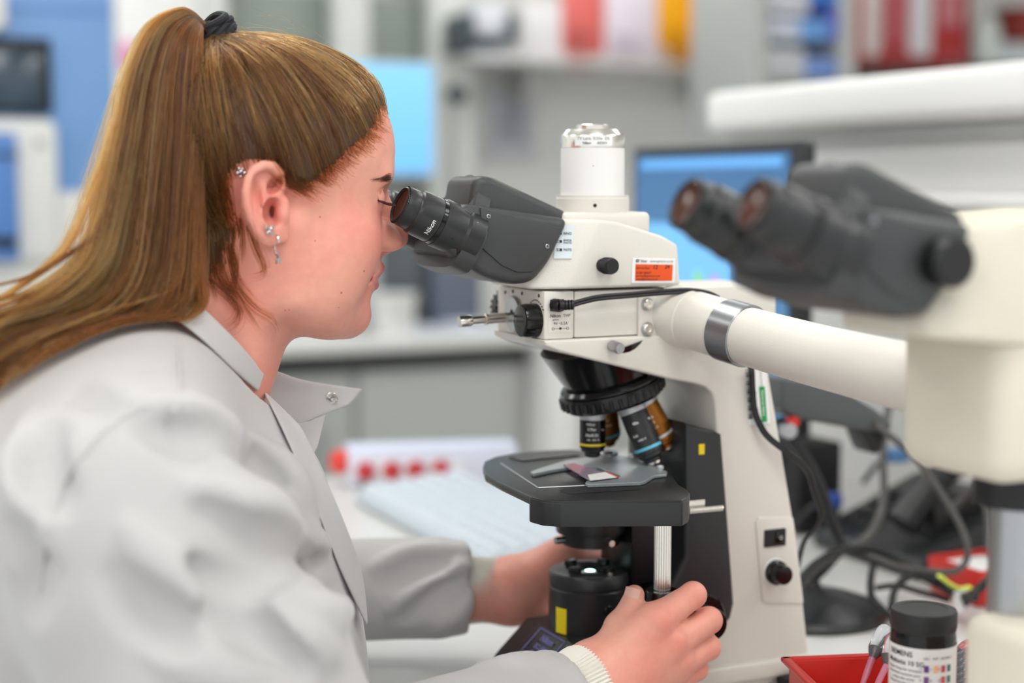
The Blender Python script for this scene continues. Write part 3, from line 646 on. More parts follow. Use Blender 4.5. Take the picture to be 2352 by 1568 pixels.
# control panel on the limb: plate, rocker switch, brightness dial
pp = [tuple(map(float, S(px, py, -.0455)[[0, 2]])) for px, py in ((1741, 1188), (1820, 1187), (1823, 1205), (1844, 1380), (1842, 1385), (1758, 1384), (1750, 1378), (1735, 1200))]
cp = MB().prism(pp, -.0466, -.044, .0006, 2).build('control_panel', M_body, scope)
p, q = S(1755, 1217, -.0466), S(1803, 1251, -.0466)
sw = MB().box((p[0], -.0482, q[2]), (q[0], -.0460, p[2]), .0005, 1).build('rocker_switch', M_black, cp)
m_ = (p+q)/2; MB().box((m_[0]-.0005, -.0492, q[2]+.002), (q[0]-.002, -.0475, p[2]-.002), .0006, 2).build('rocker', M_glossblack, sw)
MB().tube([(m_[0]+.0045+.0013*math.cos(a), -.0493, m_[2]+.0013*math.sin(a)) for a in np.linspace(0, 2*math.pi, 13)[:-1]], .0002, 4, 0, closed=True).build('off_mark', M_white, sw)
p = S(1780, 1313, -.0466)
MB().lathe([(.0112, 0), (.0108, .0006), (0, .0006)], p, (0, -1, 0), 40).build('dial_scale', M_whitepaint, cp)
MB().lathe([(.0098, 0), (.0098, .0035), (.0080, .0045), (.0076, .0125), (.0070, .0135), (0, .0140)], p + np.array([0, -.0006, 0]), (0, -1, .0), 48).build('brightness_dial', M_glossblack, cp)
# asset sticker with a green strip
cs = [tuple(map(float, S(px, py, -.0452)[[0, 2]])) for px, py in ((1713, 842), (1757, 842), (1768, 972), (1720, 976))]
as_ = MB().prism(cs, -.0462, -.0448, .0002, 1).build('asset_sticker', M_white, scope)
gs = [tuple(map(float, S(px, py, -.0462)[[0, 2]])) for px, py in ((1743, 888), (1756, 887), (1762, 968), (1750, 970))]
MB().prism(gs, -.0465, -.0461, 0).build('green_strip', M_green2, as_)
k = MB(); dn = S(1750, 960, -.0466)-S(1743, 860, -.0466); dn[1] = 0; dn /= np.linalg.norm(dn); rt_ = np.cross(np.array([0, 1., 0]), dn); rt_ = rt_ if rt_[0] > 0 else -rt_
put_text(k, 'SERIAL No. LM3-0010', S(1748, 866, -.0466), dn, rt_, .0014); put_text(k, 'Model  Eclipse', S(1737, 915, -.0466), dn, rt_, .0013); put_text(k, 'Date   12/23', S(1742, 950, -.0466), dn, rt_, .0012)
for i in range(18):
    c = S(1718 + i*.35, 850 + i*6.4, -.0466); w_ = [.0003, .0006, .0009][i % 3]; k.box(c-np.array([.0018, .0001, w_]), c+np.array([.0018, .0001, w_]))
k.build('sticker_print', M_ink, as_)
k = MB(); put_text(k, 'Electrical Safety', S(1753, 926, -.0467), dn, rt_, .0019, width=.020, bold=True); k.build('green_print', M_white, as_)
p, q = S(1605, 1020, -.0468), S(1618, 1043, -.0468); MB().box((p[0], -.0472, q[2]), (q[0], -.0464, p[2]), .0002, 1).build('warning_label', M_yellow, scope)

# --- the glass slide on the stage is a thing of its own
gl = thing('microscope_slide', T(1360, 1084, ZT+.0026), 'glass microscope slide with a white label end under the objective', 'slide')
g4 = [tuple(map(float, T(px, py, ZT+.0035)[:2])) for px, py in ((1294, 1068), (1318, 1064), (1422, 1096), (1355, 1104))]
MB().prism(g4, ZT+.0030, ZT+.0040, .0002, 1, axis='z').build('glass', mat('slide_glass', (226, 206, 226), .05, trans=.6, ior=1.3, var=.1, vscale=80), gl)
g5 = [tuple(map(float, T(px, py, ZT+.0042)[:2])) for px, py in ((1350, 1090), (1392, 1083), (1421, 1095), (1356, 1103))]
MB().prism(g5, ZT+.0040, ZT+.0042, 0, axis='z').build('label_end', M_white, gl)
MB().tube([T(1420, 1096, ZT+.0043), T(1392, 1083.5, ZT+.0043)], .0005, 5, 0).build('red_edge', mat('red_print', (210, 60, 40), .5), gl)

# --- power lead that plugs into the pointer unit
lead = thing('power_lead', S(1280, 700, -.042), 'thin black twin power lead plugged into the cream box and running down the stand', 'cable')
pq = S(1272, 700, -.0425)
k = MB().lathe([(.0048, 0), (.0048, .006), (.0042, .0075)], pq, (.35, -.9, -.05), 24)
k.build('plug', M_black, lead)
k = MB(); pa, pb = S(1283, 701, -.0505), S(1312, 700, -.052); dv = (pb-pa); ln_ = np.linalg.norm(dv); dv /= ln_
k.lathe([(.0045, 0), (.0042, .002)], pa, dv, 20)
for i in range(4): k.lathe([(.0034, .002+i*.0024), (.0037, .0025+i*.0024), (.0037, .0035+i*.0024), (.0030, .0040+i*.0024)], pa, dv, 20, cap=False)
k.lathe([(.0030, 0), (.0026, ln_)], pa, dv, 20)
k.build('strain_relief', M_black, lead)
for j in range(2):
    e = .0011*(1 if j else -1)
    path = [S(px, py, y) + np.array([0, 0, e]) for px, py, y in ((1310, 700, -.052), (1345, 690, -.053), (1380, 683, -.053), (1450, 677, -.052), (1520, 671, -.054), (1580, 668, -.058), (1625, 674, -.060), (1652, 686, -.063))]
    MB().tube(path, .0013, 8, 6).build('wire', M_rubber, lead)
dn_ = [S(px, py, y) for px, py, y in ((1716, 836, -.075), (1723, 850, -.056), (1726, 900, -.050), (1730, 940, -.050), (1742, 975, -.051), (1762, 1005, -.053), (1805, 1040, -.055), (1850, 1080, -.05), (1868, 1130, -.045), (1884, 1180, -.04), (1872, 1215, -.035), (1845, 1245, -.02), (1830, 1300, .0), (1822, 1340, .02))]
MB().tube(dn_, .0016, 8, 6).build('wire', M_rubber, lead)
MB().tube([p + np.array([.0022, 0, .0012]) for p in dn_], .0014, 8, 6).build('wire', M_rubber, lead)

# ------------------------------------------------------------------ the second viewing head, nearer the camera
M_beige = mat('beige_enamel', (214, 207, 190), .45, var=.02)
OFF = np.array([.030, -.395, .004])
obs = thing('observer_head', (.06, -.395, 0), 'beige second viewing head with charcoal twin eyepieces in the near right foreground', 'microscope head')
binocular(obs, OFF, M_grey, False)
hp = []
for y, pts in ((.048, [(-46, 318), (100, 300), (100, 372), (60, 384), (-22, 378)]), (.034, [(-68, 327), (-45, 374)]), (.036, [(-64, 318)])):
    for a, b in pts: hp += [(a/1000+OFF[0], -y+OFF[1], b/1000), (a/1000+OFF[0], y+OFF[1], b/1000)]
MB().bm_add(hull(hp, .010, 4)).build('head_housing', M_beige, obs)
MB().bm_add(hull([(x, y, z) for x in (.008, .15) for y in (OFF[1]-.045, OFF[1]+.042) for z in (.238, .325)] , .014, 4)).build('prism_body', M_beige, obs)
MB().lathe([(.012, 0), (.013, .002), (.013, .012), (.011, .014), (0, .014)], (-.036, OFF[1]-.044, .358), (0, -1, 0), 32).build('tension_knob', M_black, obs)
MB().lathe([(.026, .218), (.026, .240)], (.064, OFF[1], 0), n=40).build('pillar_clamp', M_black, obs)
MB().lathe([(.0165, .15), (.0165, .225)], (.064, OFF[1], 0), n=40).build('pillar', M_alu, obs)
MB().bm_add(hull([(x, y, z) for x, y in ((.032, OFF[1]-.06), (.18, OFF[1]-.06), (.18, OFF[1]+.01), (.032, OFF[1]+.01)) for z in (0, .157)], .01, 3)).build('foot_block', M_beige, obs)
# ------------------------------------------------------------------ the bench and what stands on it
bench = thing('bench_worktop', (.25, 0, 0), 'white laminate bench top carrying both viewing heads', 'worktop')
MB().box((-.150, -.95, -.03), (.80, .97, 0), .004, 2).build('top', mat('bench_laminate', (214, 213, 210), .3, var=.015), bench)
cab = thing('bench_cabinet', (.40, 0, -.9), 'pale grey cabinet carcass under the white bench top', 'cabinet')
MB().box((.15, -.93, -.9), (.80, .95, -.03), .003).build('carcass', M_lamg, cab)
for i in range(3):
    d_ = MB().box((.135, -.92+i*.62, -.85), (.15, -.92+i*.62+.61, -.05), .002).build('door', M_lamg, cab)
    MB().tube([(.128, -.86+i*.62, -.18), (.118, -.86+i*.62, -.18), (.118, -.74+i*.62, -.18), (.128, -.74+i*.62, -.18)], .005, 8, 0).build('handle', M_alu, d_)

# reagent shelf along the back of the bench
sh_ = thing('reagent_shelf', (.72, 0, 0), 'white raised reagent shelf with rounded slab along the back of the bench', 'shelf')
MB().box((.655, -.94, .472), (.86, .895, .532), .016, 4).build('slab', M_whitepaint, sh_)
MB().box((.690, -.93, .455), (.85, .88, .474), .002).build('under_rail', M_lamg, sh_)
MB().box((.715, -.92, .388), (.745, .86, .456), .002).build('upper_panel', M_whitepaint, sh_)
MB().box((.660, -.93, .368), (.75, .86, .388), .006, 3).build('service_ledge', M_whitepaint, sh_)
MB().box((.672, -.93, .342), (.75, .86, .368), .002).build('service_duct', M_lamg, sh_)
MB().box((.715, -.92, .0), (.745, .86, .345), .002).build('lower_panel', M_whitepaint, sh_)
for i, y in enumerate((-.90, -.2, .84)):
    MB().box((.70, y, 0), (.82, y+.03, .47), .003).build('upright', M_whitepaint, sh_)
# small things on the slab: hidden from here except the rims seen above it

# monitor facing the sitter
M_bez = mat('monitor_bezel', (38, 40, 42), .4)
def screen_mat(name, c0, c1, strength, vec=(0, 0, 1)):
    m = bpy.data.materials.new(name); m.use_nodes = True; nt = m.node_tree; b = nt.nodes['Principled BSDF']; L = nt.links
    tc = nt.nodes.new('ShaderNodeTexCoord'); sx_ = nt.nodes.new('ShaderNodeSeparateXYZ'); L.new(tc.outputs['Generated'], sx_.inputs[0])
    cr = nt.nodes.new('ShaderNodeValToRGB'); cr.color_ramp.elements[0].color = lin(c0); cr.color_ramp.elements[1].color = lin(c1); L.new(sx_.outputs['Z'], cr.inputs[0])
    L.new(cr.outputs[0], b.inputs['Emission Color']); b.inputs['Emission Strength'].default_value = strength; b.inputs['Base Color'].default_value = (.01, .012, .015, 1); b.inputs['Roughness'].default_value = .3
    MATS[name] = m; return m
mon = thing('monitor', (.49, .556, 0), 'flat monitor with a blue desktop behind the microscope head', 'monitor')
MB().box((.452, .372, .115), (.478, .742, .447), .006, 3).build('casing', M_bez, mon)
scr = MB().box((.4505, .386, .135), (.4525, .728, .434)).build('screen', screen_mat('blue_desktop', (96, 156, 204), (62, 122, 178), .75), mon)
for py, (ya, yb, za, zb), c in ((0, (.40, .715, .418, .430), (84, 142, 196)), (2, (.50, .70, .27, .35), (100, 160, 208))):
    MB().box((.4500, ya, za), (.4506, yb, zb)).build('window_pane', mat('screen_window%d' % py, c, .4, emit=.72, var=.0), scr)
for px, py, c, nm in ((1603, 637, (120, 190, 110), 'green_icon'), (1641, 648, (180, 130, 180), 'pink_icon')):
    p = F(px, py, .45); MB().lathe([(.009, 0), (.009, .0006), (0, .0006)], (.4502, p[1], p[2]), (-1, 0, 0), 20).build(nm, mat(nm, c, .4, emit=.6, var=0.), scr)
MB().box((.478, .44, .16), (.50, .68, .40), .01, 3).build('back_shell', M_bez, mon)
MB().box((.50, .53, .02), (.525, .58, .30), .006).build('stand_neck', M_bez, mon)
MB().lathe([(.105, 0), (.105, .006), (.09, .014), (.03, .022), (0, .022)], (.50, .555, 0), n=56).build('stand_foot', M_bez, mon)

# keyboard
kb = thing('keyboard', (.165, .56, 0), 'pale grey computer keyboard lying behind the microscope stage', 'keyboard')
MB().bm_add(hull([(.075, .36, .002), (.225, .36, .002), (.075, .78, .002), (.225, .78, .002), (.078, .362, .018), (.222, .362, .030), (.078, .778, .018), (.222, .778, .030)], .004, 2)).build('shell', mat('keyboard_shell', (186, 196, 204), .45), kb)
M_key = mat('key_cap', (206, 214, 220), .5)
proto = None
for r in range(6):
    for c in range(20):
        x, y = .085 + r*.0225, .375 + c*.0200
        if proto is None:
            proto = MB().bm_add(hull([(x+a, y+b, z) for a, b, z in ((0, 0, .017), (.018, 0, .017), (0, .017, .017), (.018, .017, .017), (.002, .002, .025), (.016, .002, .025), (.002, .015, .025), (.016, .015, .025))], .001, 1)).build('key', M_key, kb); p0 = (x, y)
        else:
            o_ = proto.copy(); COL.objects.link(o_); o_.parent = kb; o_.location = (x-p0[0], y-p0[1], (x-p0[0])*.080)

# white rack with red caps
rk_ = thing('tube_rack', (.19, .875, 0), 'long white tube carton with four red caps along its front', 'rack')
ra_, rb_ = T(800, 1120, 0), T(1190, 1108, 0); ux = (rb_-ra_); LN = np.linalg.norm(ux); ux /= LN; uy = np.array([-ux[1], ux[0], 0])
def rbox(a0, a1, b0, b1, z0, z1, bev=.003): return MB().bm_add(hull([ra_ + ux*a + uy*b + np.array([0, 0, z]) for a in (a0, a1) for b in (b0, b1) for z in (z0, z1)], bev, 2))
rbox(0, LN, 0, .07, .001, .046).build('carton', mat('carton_white', (220, 220, 232), .5), rk_)
rbox(0, LN, .002, .068, .0455, .049, .001).build('carton_lid', mat('carton_lid', (206, 212, 230), .5), rk_)
M_cap_r = mat('red_cap', (196, 60, 62), .45); M_cap_b = mat('bright_red_cap', (226, 66, 54), .4)
for a in (38, 95, 148, 203):
    c = ra_ + ux*(LN*a/378) + np.array([0, 0, .022]); MB().lathe([(.012, 0), (.012, .006), (.010, .008), (0, .008)], c - uy*.0, -uy, 28).build('red_cap', M_cap_r, rk_)
    for j in range(2): MB().bm_add(hull([c + ux*(.024+s*.007) + np.array([0, 0, z]) - uy*w for s in (-1, 1) for z in (-.012, .012) for w in (.0005, .002)], 0)).build('label_tab', M_white, rk_) if j == 0 else None
    MB().bm_add(hull([c + ux*(s*.008) + np.array([0, 0, z-.020]) - uy*w for s in (-1, 1) for z in (-.0015, .004) for w in (.001, .006)], 0)).build('foot', M_dark, rk_)
capc = ra_ - ux*.006 + uy*.02 + np.array([0, 0, .032]); MB().lathe([(.0145, -.006), (.0155, 0), (.0155, .010), (.013, .013), (0, .013)], capc, -ux - uy*.5, 32).build('end_cap', M_cap_b, rk_)

# red tray with pipettes, in front on the right
M_red = mat('red_plastic', (206, 44, 34), .32, var=.03)
A_, B_, C_ = T(1812, 1515, .052), T(2030, 1506, .052), T(1852, 1568, .052); e1_ = (B_-A_)/np.linalg.norm(B_-A_); e2_ = np.array([e1_[1], -e1_[0], 0])
tray = thing('red_tray', A_ + e1_*.09 + e2_*.05 - np.array([0, 0, .052]), 'shallow red plastic tray holding pipettes behind the strip bottle', 'tray')
def tbox(a0, a1, b0, b1, z0, z1, bev=.0015, dt=0., m=None): return MB().bm_add(hull([A_*np.array([1, 1, 0]) + e1_*(a+(dt if z == z0 else 0)*(1 if a == a0 else -1)) + e2_*(b+(dt if z == z0 else 0)*(1 if b == b0 else -1)) + np.array([0, 0, z]) for a in (a0, a1) for b in (b0, b1) for z in (z0, z1)], bev, 2))
WT, DT = .20, .13
tbox(.006, WT-.006, .006, DT-.006, .001, .004, .001).build('tray_floor', M_red, tray)
for a0, a1, b0, b1 in ((0, WT, 0, .003), (0, WT, DT-.003, DT), (0, .003, 0, DT), (WT-.003, WT, 0, DT)): tbox(a0, a1, b0, b1, .001, .052, .0008).build('tray_wall', M_red, tray)
for a0, a1, b0, b1 in ((-.005, WT+.005, -.005, .002), (-.005, WT+.005, DT-.002, DT+.005), (-.005, .002, -.005, DT+.005), (WT-.002, WT+.005, -.005, DT+.005)): tbox(a0, a1, b0, b1, .0495, .0535, .0015).build('rim', M_red, tray)
M_pip = mat('clear_plastic', (236, 240, 244), .08, trans=.85, ior=1.25, var=0.)
M_pink = mat('pink_liquid', (240, 150, 176), .15, trans=.35, ior=1.33, var=.03)
def pipette(top, neck, tip, rb, label, group=None):
    t_ = thing('pipette', tip, label, 'pipette', group); ax1 = (neck-top)/np.linalg.norm(neck-top); L1_ = np.linalg.norm(neck-top)
    MB().lathe([(0, 0), (rb*.5, .0008), (rb*.85, .003), (rb, .007), (rb, L1_*.72), (rb*.75, L1_*.85), (rb*.40, L1_)], top, ax1, 24, cap=False).build('bulb', M_pip, t_)
    MB().lathe([(0, L1_*.70), (rb*.86, L1_*.72), (rb*.62, L1_*.85), (rb*.30, L1_)], top, ax1, 24).build('liquid', M_pink, t_)
    MB().tube([neck, (neck+tip)/2, tip], [rb*.42, rb*.40, rb*.28], 14, 3).build('stem', M_pink, t_)
    return t_
pipette(S(2038, 1436, -.165), S(2003, 1512, -.175), S(1978, 1580, -.185), .0062, 'upright clear pipette with pink liquid at the left of the strip bottle')
pipette(S(2058, 1452, -.180), S(2036, 1528, -.190), S(2006, 1590, -.200), .0060, 'clear pipette half hidden behind the strip bottle')
for i in range(6):
    pipette(S(2236, 1474+i*17, -.20-.006*i), S(2196, 1508+i*16, -.20-.006*i), S(2130, 1560+i*10, -.20-.006*i), .0055, ['topmost', 'second', 'third', 'fourth', 'fifth', 'lowest'][i] + ' clear pink pipette of the fan right of the strip bottle', 'pipettes fanned out in the tray')

# test strip bottle
bc = T(2122, 1395, .125); bc[2] = 0; RB = .0210
bot = thing('test_strip_bottle', bc, 'black capped urine test strip bottle with colour chart label', 'bottle')
MB().lathe([(.0205, .001), (RB, .003), (RB, .1045), (.0208, .1085), (.0202, .1115)], bc, n=56).build('bottle_body', M_glossblack, bot)
cp_ = MB().lathe([(.0200, .1105), (.0202, .1112), (.0208, .1120), (.0207, .1130), (.0212, .1138), (.0213, .1225), (.0205, .1245), (.0150, .1250), (.0146, .1246), (0, .1246)], bc, n=64).build('cap', mat('matt_black_cap', (36, 36, 37), .5, bump=.1, bscale=2000), bot)
W = [bc + np.array([math.cos(a), math.sin(a), 0])*(RB+.0003) for a in np.linspace(0, 2*math.pi, 57)[:-1]]; n_ = len(W)
lb = MB().add([w + V3*.012 for w in W] + [w + V3*.1035 for w in W], [(i, (i+1) % n_, n_+(i+1) % n_, n_+i) for i in range(n_)]).build('paper_label', mat('bottle_label', (232, 228, 226), .45), bot)
vw = CL - bc; vw[2] = 0; vw /= np.linalg.norm(vw); rt2 = np.array([-vw[1], vw[0], 0])
def on_bottle(x, z): a = x/RB; return bc + (vw*math.cos(a) + rt2*math.sin(a))*(RB+.0006) + V3*z
def patch(x0, x1, z0, z1, m, nm):
    k = MB(); n = 4; P_ = [on_bottle(x0+(x1-x0)*i/n, z) for z in (z0, z1) for i in range(n+1)]; k.add(P_, [(i, i+1, n+2+i, n+1+i) for i in range(n)]); k.build(nm, m, lb)
cols = [(.0010, [(104, 62, 132), (122, 82, 134), (150, 112, 100), (150, 120, 70)]), (.0070, [(250, 178, 140), (250, 210, 180), (250, 178, 140), (236, 160, 120)]), (.0120, [(196, 72, 92), (206, 84, 96), (206, 90, 96), (190, 80, 90)]), (.0166, [(70, 118, 116), (84, 128, 124), (118, 126, 104), (120, 130, 90)])]
for x, cc in cols:
    for j, c in enumerate(cc):
        if j == 1 and x == .0070: continue
        patch(x, x+.0030, .0930-j*.0072-.0045, .0930-j*.0072, mat('chart_%d_%d_%d' % c, c, .5), 'colour_patch')
k = MB()
def btext(t_, x, z, h, bold=False, align='c'):
    a = x/RB; nn_ = vw*math.cos(a) + rt2*math.sin(a); tt_ = -vw*math.sin(a) + rt2*math.cos(a); put_text(k, t_, bc + nn_*(RB+.0006) + V3*z, tt_, V3, h, bold=bold, wrap=(RB+.0006, nn_), align=align)
btext('SIEMENS', -.0150, .0992, .0034, True); btext('Multistix 10 SG', -.0120, .0935, .0030, True)
for j, t_ in enumerate(('Reagent Strips for Urinalysis', 'Bandelettes reactives pour', 'analyse des urines', 'Reagenzstreifen fur die', 'Urinanalyse')): btext(t_, -.0128, .0890-j*.0030, .0016, False)
for x, t_ in ((.0024, 'LEU'), (.0082, 'NIT'), (.0136, 'URO'), (.0180, 'PRO')): btext(t_, x, .0976, .0016)
for x in (-.0010, .0052, .0106):
    for j in range(4): btext('%d' % (15*(j+1)), x, .0907-j*.0072, .0012)
k.build('label_print', M_ink, lb)

# barcode scanner on a gooseneck stand
sc_ = thing('barcode_scanner', (.30, .10, 0), 'charcoal barcode scanner on a gooseneck stand with round black foot', 'scanner')
MB().lathe([(.072, 0), (.073, .004), (.070, .009), (.050, .016), (.022, .022), (.012, .026), (.010, .032), (0, .032)], (.288, .112, 0), n=64).build('foot', M_satin, sc_)
gn = [np.array([.288, .112, .03])] + [S(px, py, y) for px, py, y in ((1926, 1260, .115), (1908, 1190, .12), (1880, 1110, .12), (1845, 1045, .12), (1812, 1000, .12), (1790, 965, .12))]
MB().tube(gn, .0055, 12, 6).build('gooseneck', M_rubber, sc_)
b_ = [S(px, py, .12) for px, py in ((1770, 862), (1850, 872), (1935, 905), (1985, 935), (2022, 968), (2015, 985), (1970, 985), (1900, 968), (1800, 955), (1765, 930))]
MB().bm_add(hull([p + np.array([0, dy, 0]) for p in b_ for dy in (-.020, .020)], .008, 3)).build('scanner_body', mat('scanner_grey', (78, 80, 82), .4), sc_)
b_ = [S(px, py, .12) for px, py in ((1955, 970), (2012, 958), (2024, 975), (2000, 1036), (1982, 1038))]
MB().bm_add(hull([p + np.array([0, dy, 0]) for p in b_ for dy in (-.016, .016)], .004, 2)).build('handle', M_black, sc_)
p_ = S(1805, 985, .11); MB().lathe([(.007, 0), (.007, .012), (0, .012)], p_, (-.3, -1, 0), 20).build('clamp_screw', M_alu, sc_)
p_ = S(1815, 965, .11); MB().lathe([(.005, 0), (.005, .012), (0, .012)], p_, (-.3, -1, 0), 16).build('indicator', M_red, sc_)
def cable(label, pts, r, m=None, sm=6):
    P_ = [S(*q) for q in pts]; return solo('cable', MB().tube(P_, r, 10, sm), m or M_rubber, P_[0], label, 'cable', 'cables behind the microscope')
M_cabg = mat('grey_cable', (88, 86, 84), .5)
cable('grey scanner cable curving down from the scanner tail to the red tray', [(2008, 972, .10), (2050, 1005, .09), (2105, 1055, .08), (2160, 1130, .07), (2200, 1195, .06), (2221, 1250, .05), (2218, 1290, .05), (2190, 1312, .05), (2140, 1312, .06), (2060, 1300, .08), (1990, 1275, .10), (1920, 1262, .14)], .0034, M_cabg)
cable('dark grey cable hanging straight down behind the scanner handle', [(2048, 915, .20), (2036, 960, .19), (2028, 1040, .18), (2030, 1120, .17), (2022, 1180, .16), (1990, 1235, .14), (1930, 1270, .12), (1870, 1305, .09), (1838, 1345, .06)], .0042, M_cabg)
cable('black cable looping over the round scanner foot', [(1835, 1335, .05), (1880, 1290, .08), (1940, 1262, .10), (2010, 1262, .10), (2070, 1290, .09), (2110, 1318, .08), (2150, 1340, .06), (2200, 1365, .03), (2240, 1372, .0)], .0040)
cable('thin black cable looping down beside the strip bottle cap', [(2010, 1280, .10), (2000, 1330, .07), (2004, 1372, .05), (2040, 1410, .03), (2075, 1430, .02), (2120, 1420, .03)], .0034)
cable('short black cable arching left of the bottle cap', [(2048, 1395, .03), (2055, 1355, .05), (2085, 1325, .06), (2130, 1322, .06), (2180, 1340, .05)], .0034)
cable('flat black cable lying on the bench behind the bottle', [(2010, 1350, .08), (2060, 1345, .07), (2110, 1358, .06), (2180, 1378, .05)], .0028)
cable('grey cable bent to a peak beside the white pillar', [(2180, 1172, .16), (2215, 1140, .14), (2242, 1112, .12), (2256, 1130, .12), (2270, 1190, .11), (2272, 1260, .10)], .0036, M_cabg)
cable('black cable rising to the right behind the cable tag', [(2212, 1385, .02), (2245, 1355, .02), (2290, 1320, .01), (2345, 1290, .0)], .0045)
tg = thing('cable_tag', S(2200, 1345, .02), 'bright yellow green cable tag with a white strip', 'tag')
MB().tube([S(px, py, .025) for px, py in ((2158, 1322), (2180, 1340), (2205, 1352), (2228, 1348))], .0038, 8, 4, flat=.5).build('tag_band', mat('neon_tag', (226, 236, 96), .45), tg)
MB().bm_add(hull([S(px, py, y) for px, py in ((2190, 1360), (2222, 1352), (2214, 1405), (2196, 1408)) for y in (.02, .026)], .0005, 1)).build('tag_strip', M_white, tg)
# red dish with white cards further back
rd = thing('red_dish', (.48, .095, 0), 'small red plastic dish with white cards at the right edge', 'dish')
MB().bm_add(hull([(x, y, z) for x, y in ((.445, .06), (.515, .06), (.515, .13), (.445, .13)) for z in (.001, .010)], .003)).build('dish_base', M_red, rd)
for a in ((.444, .059, .448, .131), (.512, .059, .516, .131), (.444, .128, .516, .132), (.444, .058, .516, .061)): MB().box((a[0], a[1], .008), (a[2], a[3], .036), .001).build('dish_wall', M_red, rd)
MB().box((.452, .066, .011), (.508, .124, .032), .002).build('card_stack', M_white, rd)
# desk telephone
ph = thing('telephone', (.52, .25, 0), 'black desk telephone with its handset standing on the cradle', 'telephone')
MB().bm_add(hull([(.455, .16, .002), (.60, .16, .002), (.455, .34, .002), (.60, .34, .002), (.458, .16, .02), (.60, .16, .075), (.458, .34, .02), (.60, .34, .075)], .006, 3)).build('base', M_satin, ph)
for r in range(4):
    for c in range(3):
        x, y = .478+r*.021, .285+c*.016; MB().box((x, y-.0055, .026+r*.0082), (x+.014, y+.0055, .034+r*.0082), .0015, 2, ry=-.36).build('key', M_black, ph)
MB().tube([(.47, .205, .05), (.505, .205, .085), (.55, .205, .12), (.585, .205, .165), (.60, .205, .185)], [.018, .016, .014, .016, .020], 18, 5).build('handset', M_black, ph)
MB().lathe([(.021, 0), (.022, .004), (.020, .014), (0, .015)], (.605, .205, .182), (-.6, 0, -.3), 28).build('earpiece', M_black, ph)
MB().box((.50, .19, .03), (.58, .22, .08), .004).build('cradle', M_black, ph)
bx_ = thing('black_box', (.50, .42, 0), 'plain black power supply box behind the microscope stand', 'box')
MB().box((.47, .385, .001), (.53, .46, .105), .004).build('case', M_ink, bx_)
MB().lathe([(.006, 0), (.006, .002), (0, .002)], (.469, .42, .08), (-1, 0, 0), 16).build('button', M_black, bx_)
for px, py, c, lab in ((1905, 1150, (60, 90, 170), 'small blue plug beside the black box'), (2062, 1045, (90, 140, 190), 'pale blue connector behind the scanner cable')):
    o_ = S(px, py, .33); q_ = thing('cable_plug', o_, lab, 'plug'); MB().bm_add(hull([o_ + np.array([a, b, c_]) for a in (-.014, .014) for b in (-.006, .006) for c_ in (-.008, .008)], .002)).build('plug_body', mat('plug_%d' % px, c, .5), q_)
    MB().tube([o_ + np.array([-.014, 0, 0]), o_ + np.array([-.03, 0, -.01]), o_ + np.array([-.04, .01, -.03])], .003, 8, 4).build('lead', M_rubber, q_)
# ------------------------------------------------------------------ across the room
def sbox(a, b, Y, dy, bev=.003):
    p, q = S(*a, Y), S(*b, Y); return MB().box((p[0], Y, min(p[2], q[2])), (q[0], Y+dy, max(p[2], q[2])), bev)
def sthing(name, a, b, Y, label, cat, group=None): p, q = S(*a, Y), S(*b, Y); return thing(name, ((p[0]+q[0])/2, Y, min(p[2], q[2])), label, cat, group)
# far worktop on cabinets
fb_ = thing('far_worktop', (.8, 3.1, 0), 'pale far worktop along the back wall', 'worktop')
MB().box((-1.6, 2.78, -.035), (3.2, 3.49, .0), .006).build('top', M_lam, fb_)
fc_ = thing('far_cabinet', (.8, 3.1, -.9), 'grey fronted cabinets under the far worktop', 'cabinet')
MB().box((-1.55, 2.90, -.85), (3.15, 3.49, -.09), .003).build('carcass', M_lamg, fc_)
MB().box((-1.6, 2.86, -.09), (3.2, 3.45, -.036), .002).build('painted_shade_strip', M_dark, fc_)  # solid strip coloured dark to paint the shade under the worktop
for i in range(4):
    x0 = -1.5+i*1.16
    d_ = MB().box((x0, 2.875, -.84), (x0+1.14, 2.90, -.095), .004).build('door', M_lamg, fc_)
    MB().tube([(x0+1.05, 2.873, -.25), (x0+1.05, 2.85, -.25), (x0+1.05, 2.85, -.40), (x0+1.05, 2.873, -.40)], .006, 8, 0).build('handle', M_alu, d_)
pst = [MB().box((1.31, 2.70, -.9), (1.40, 2.86, -.036), .004)]
pst[0].build('end_post', M_whitepaint, fc_)
# far monitor with a bright screen
fm = sthing('far_monitor', (700, 140), (995, 440), 2.95, 'far wall-mounted monitor showing a bright pale blue screen', 'monitor')
p, q = S(690, 132, 2.95), S(1000, 408, 2.95); MB().box((p[0], 2.955, q[2]), (q[0], 2.99, p[2]), .008).build('casing', mat('pale_casing', (196, 200, 204), .5), fm)
p, q = S(696, 140, 2.95), S(994, 398, 2.95); MB().box((p[0], 2.950, q[2]), (q[0], 2.957, p[2])).build('screen', screen_mat('cyan_screen', (118, 196, 252), (142, 216, 255), 1.05), fm)
p, q = S(830, 408, 2.97), S(870, 470, 2.97); MB().box((p[0], 2.97, .0), (q[0], 3.0, p[2]), .004).build('stand', mat('pale_casing', (196, 200, 204), .5), fm)
MB().box((p[0]-.09, 2.93, .0), (q[0]+.005, 2.995, .015), .004).build('foot', M_lamg, fm)
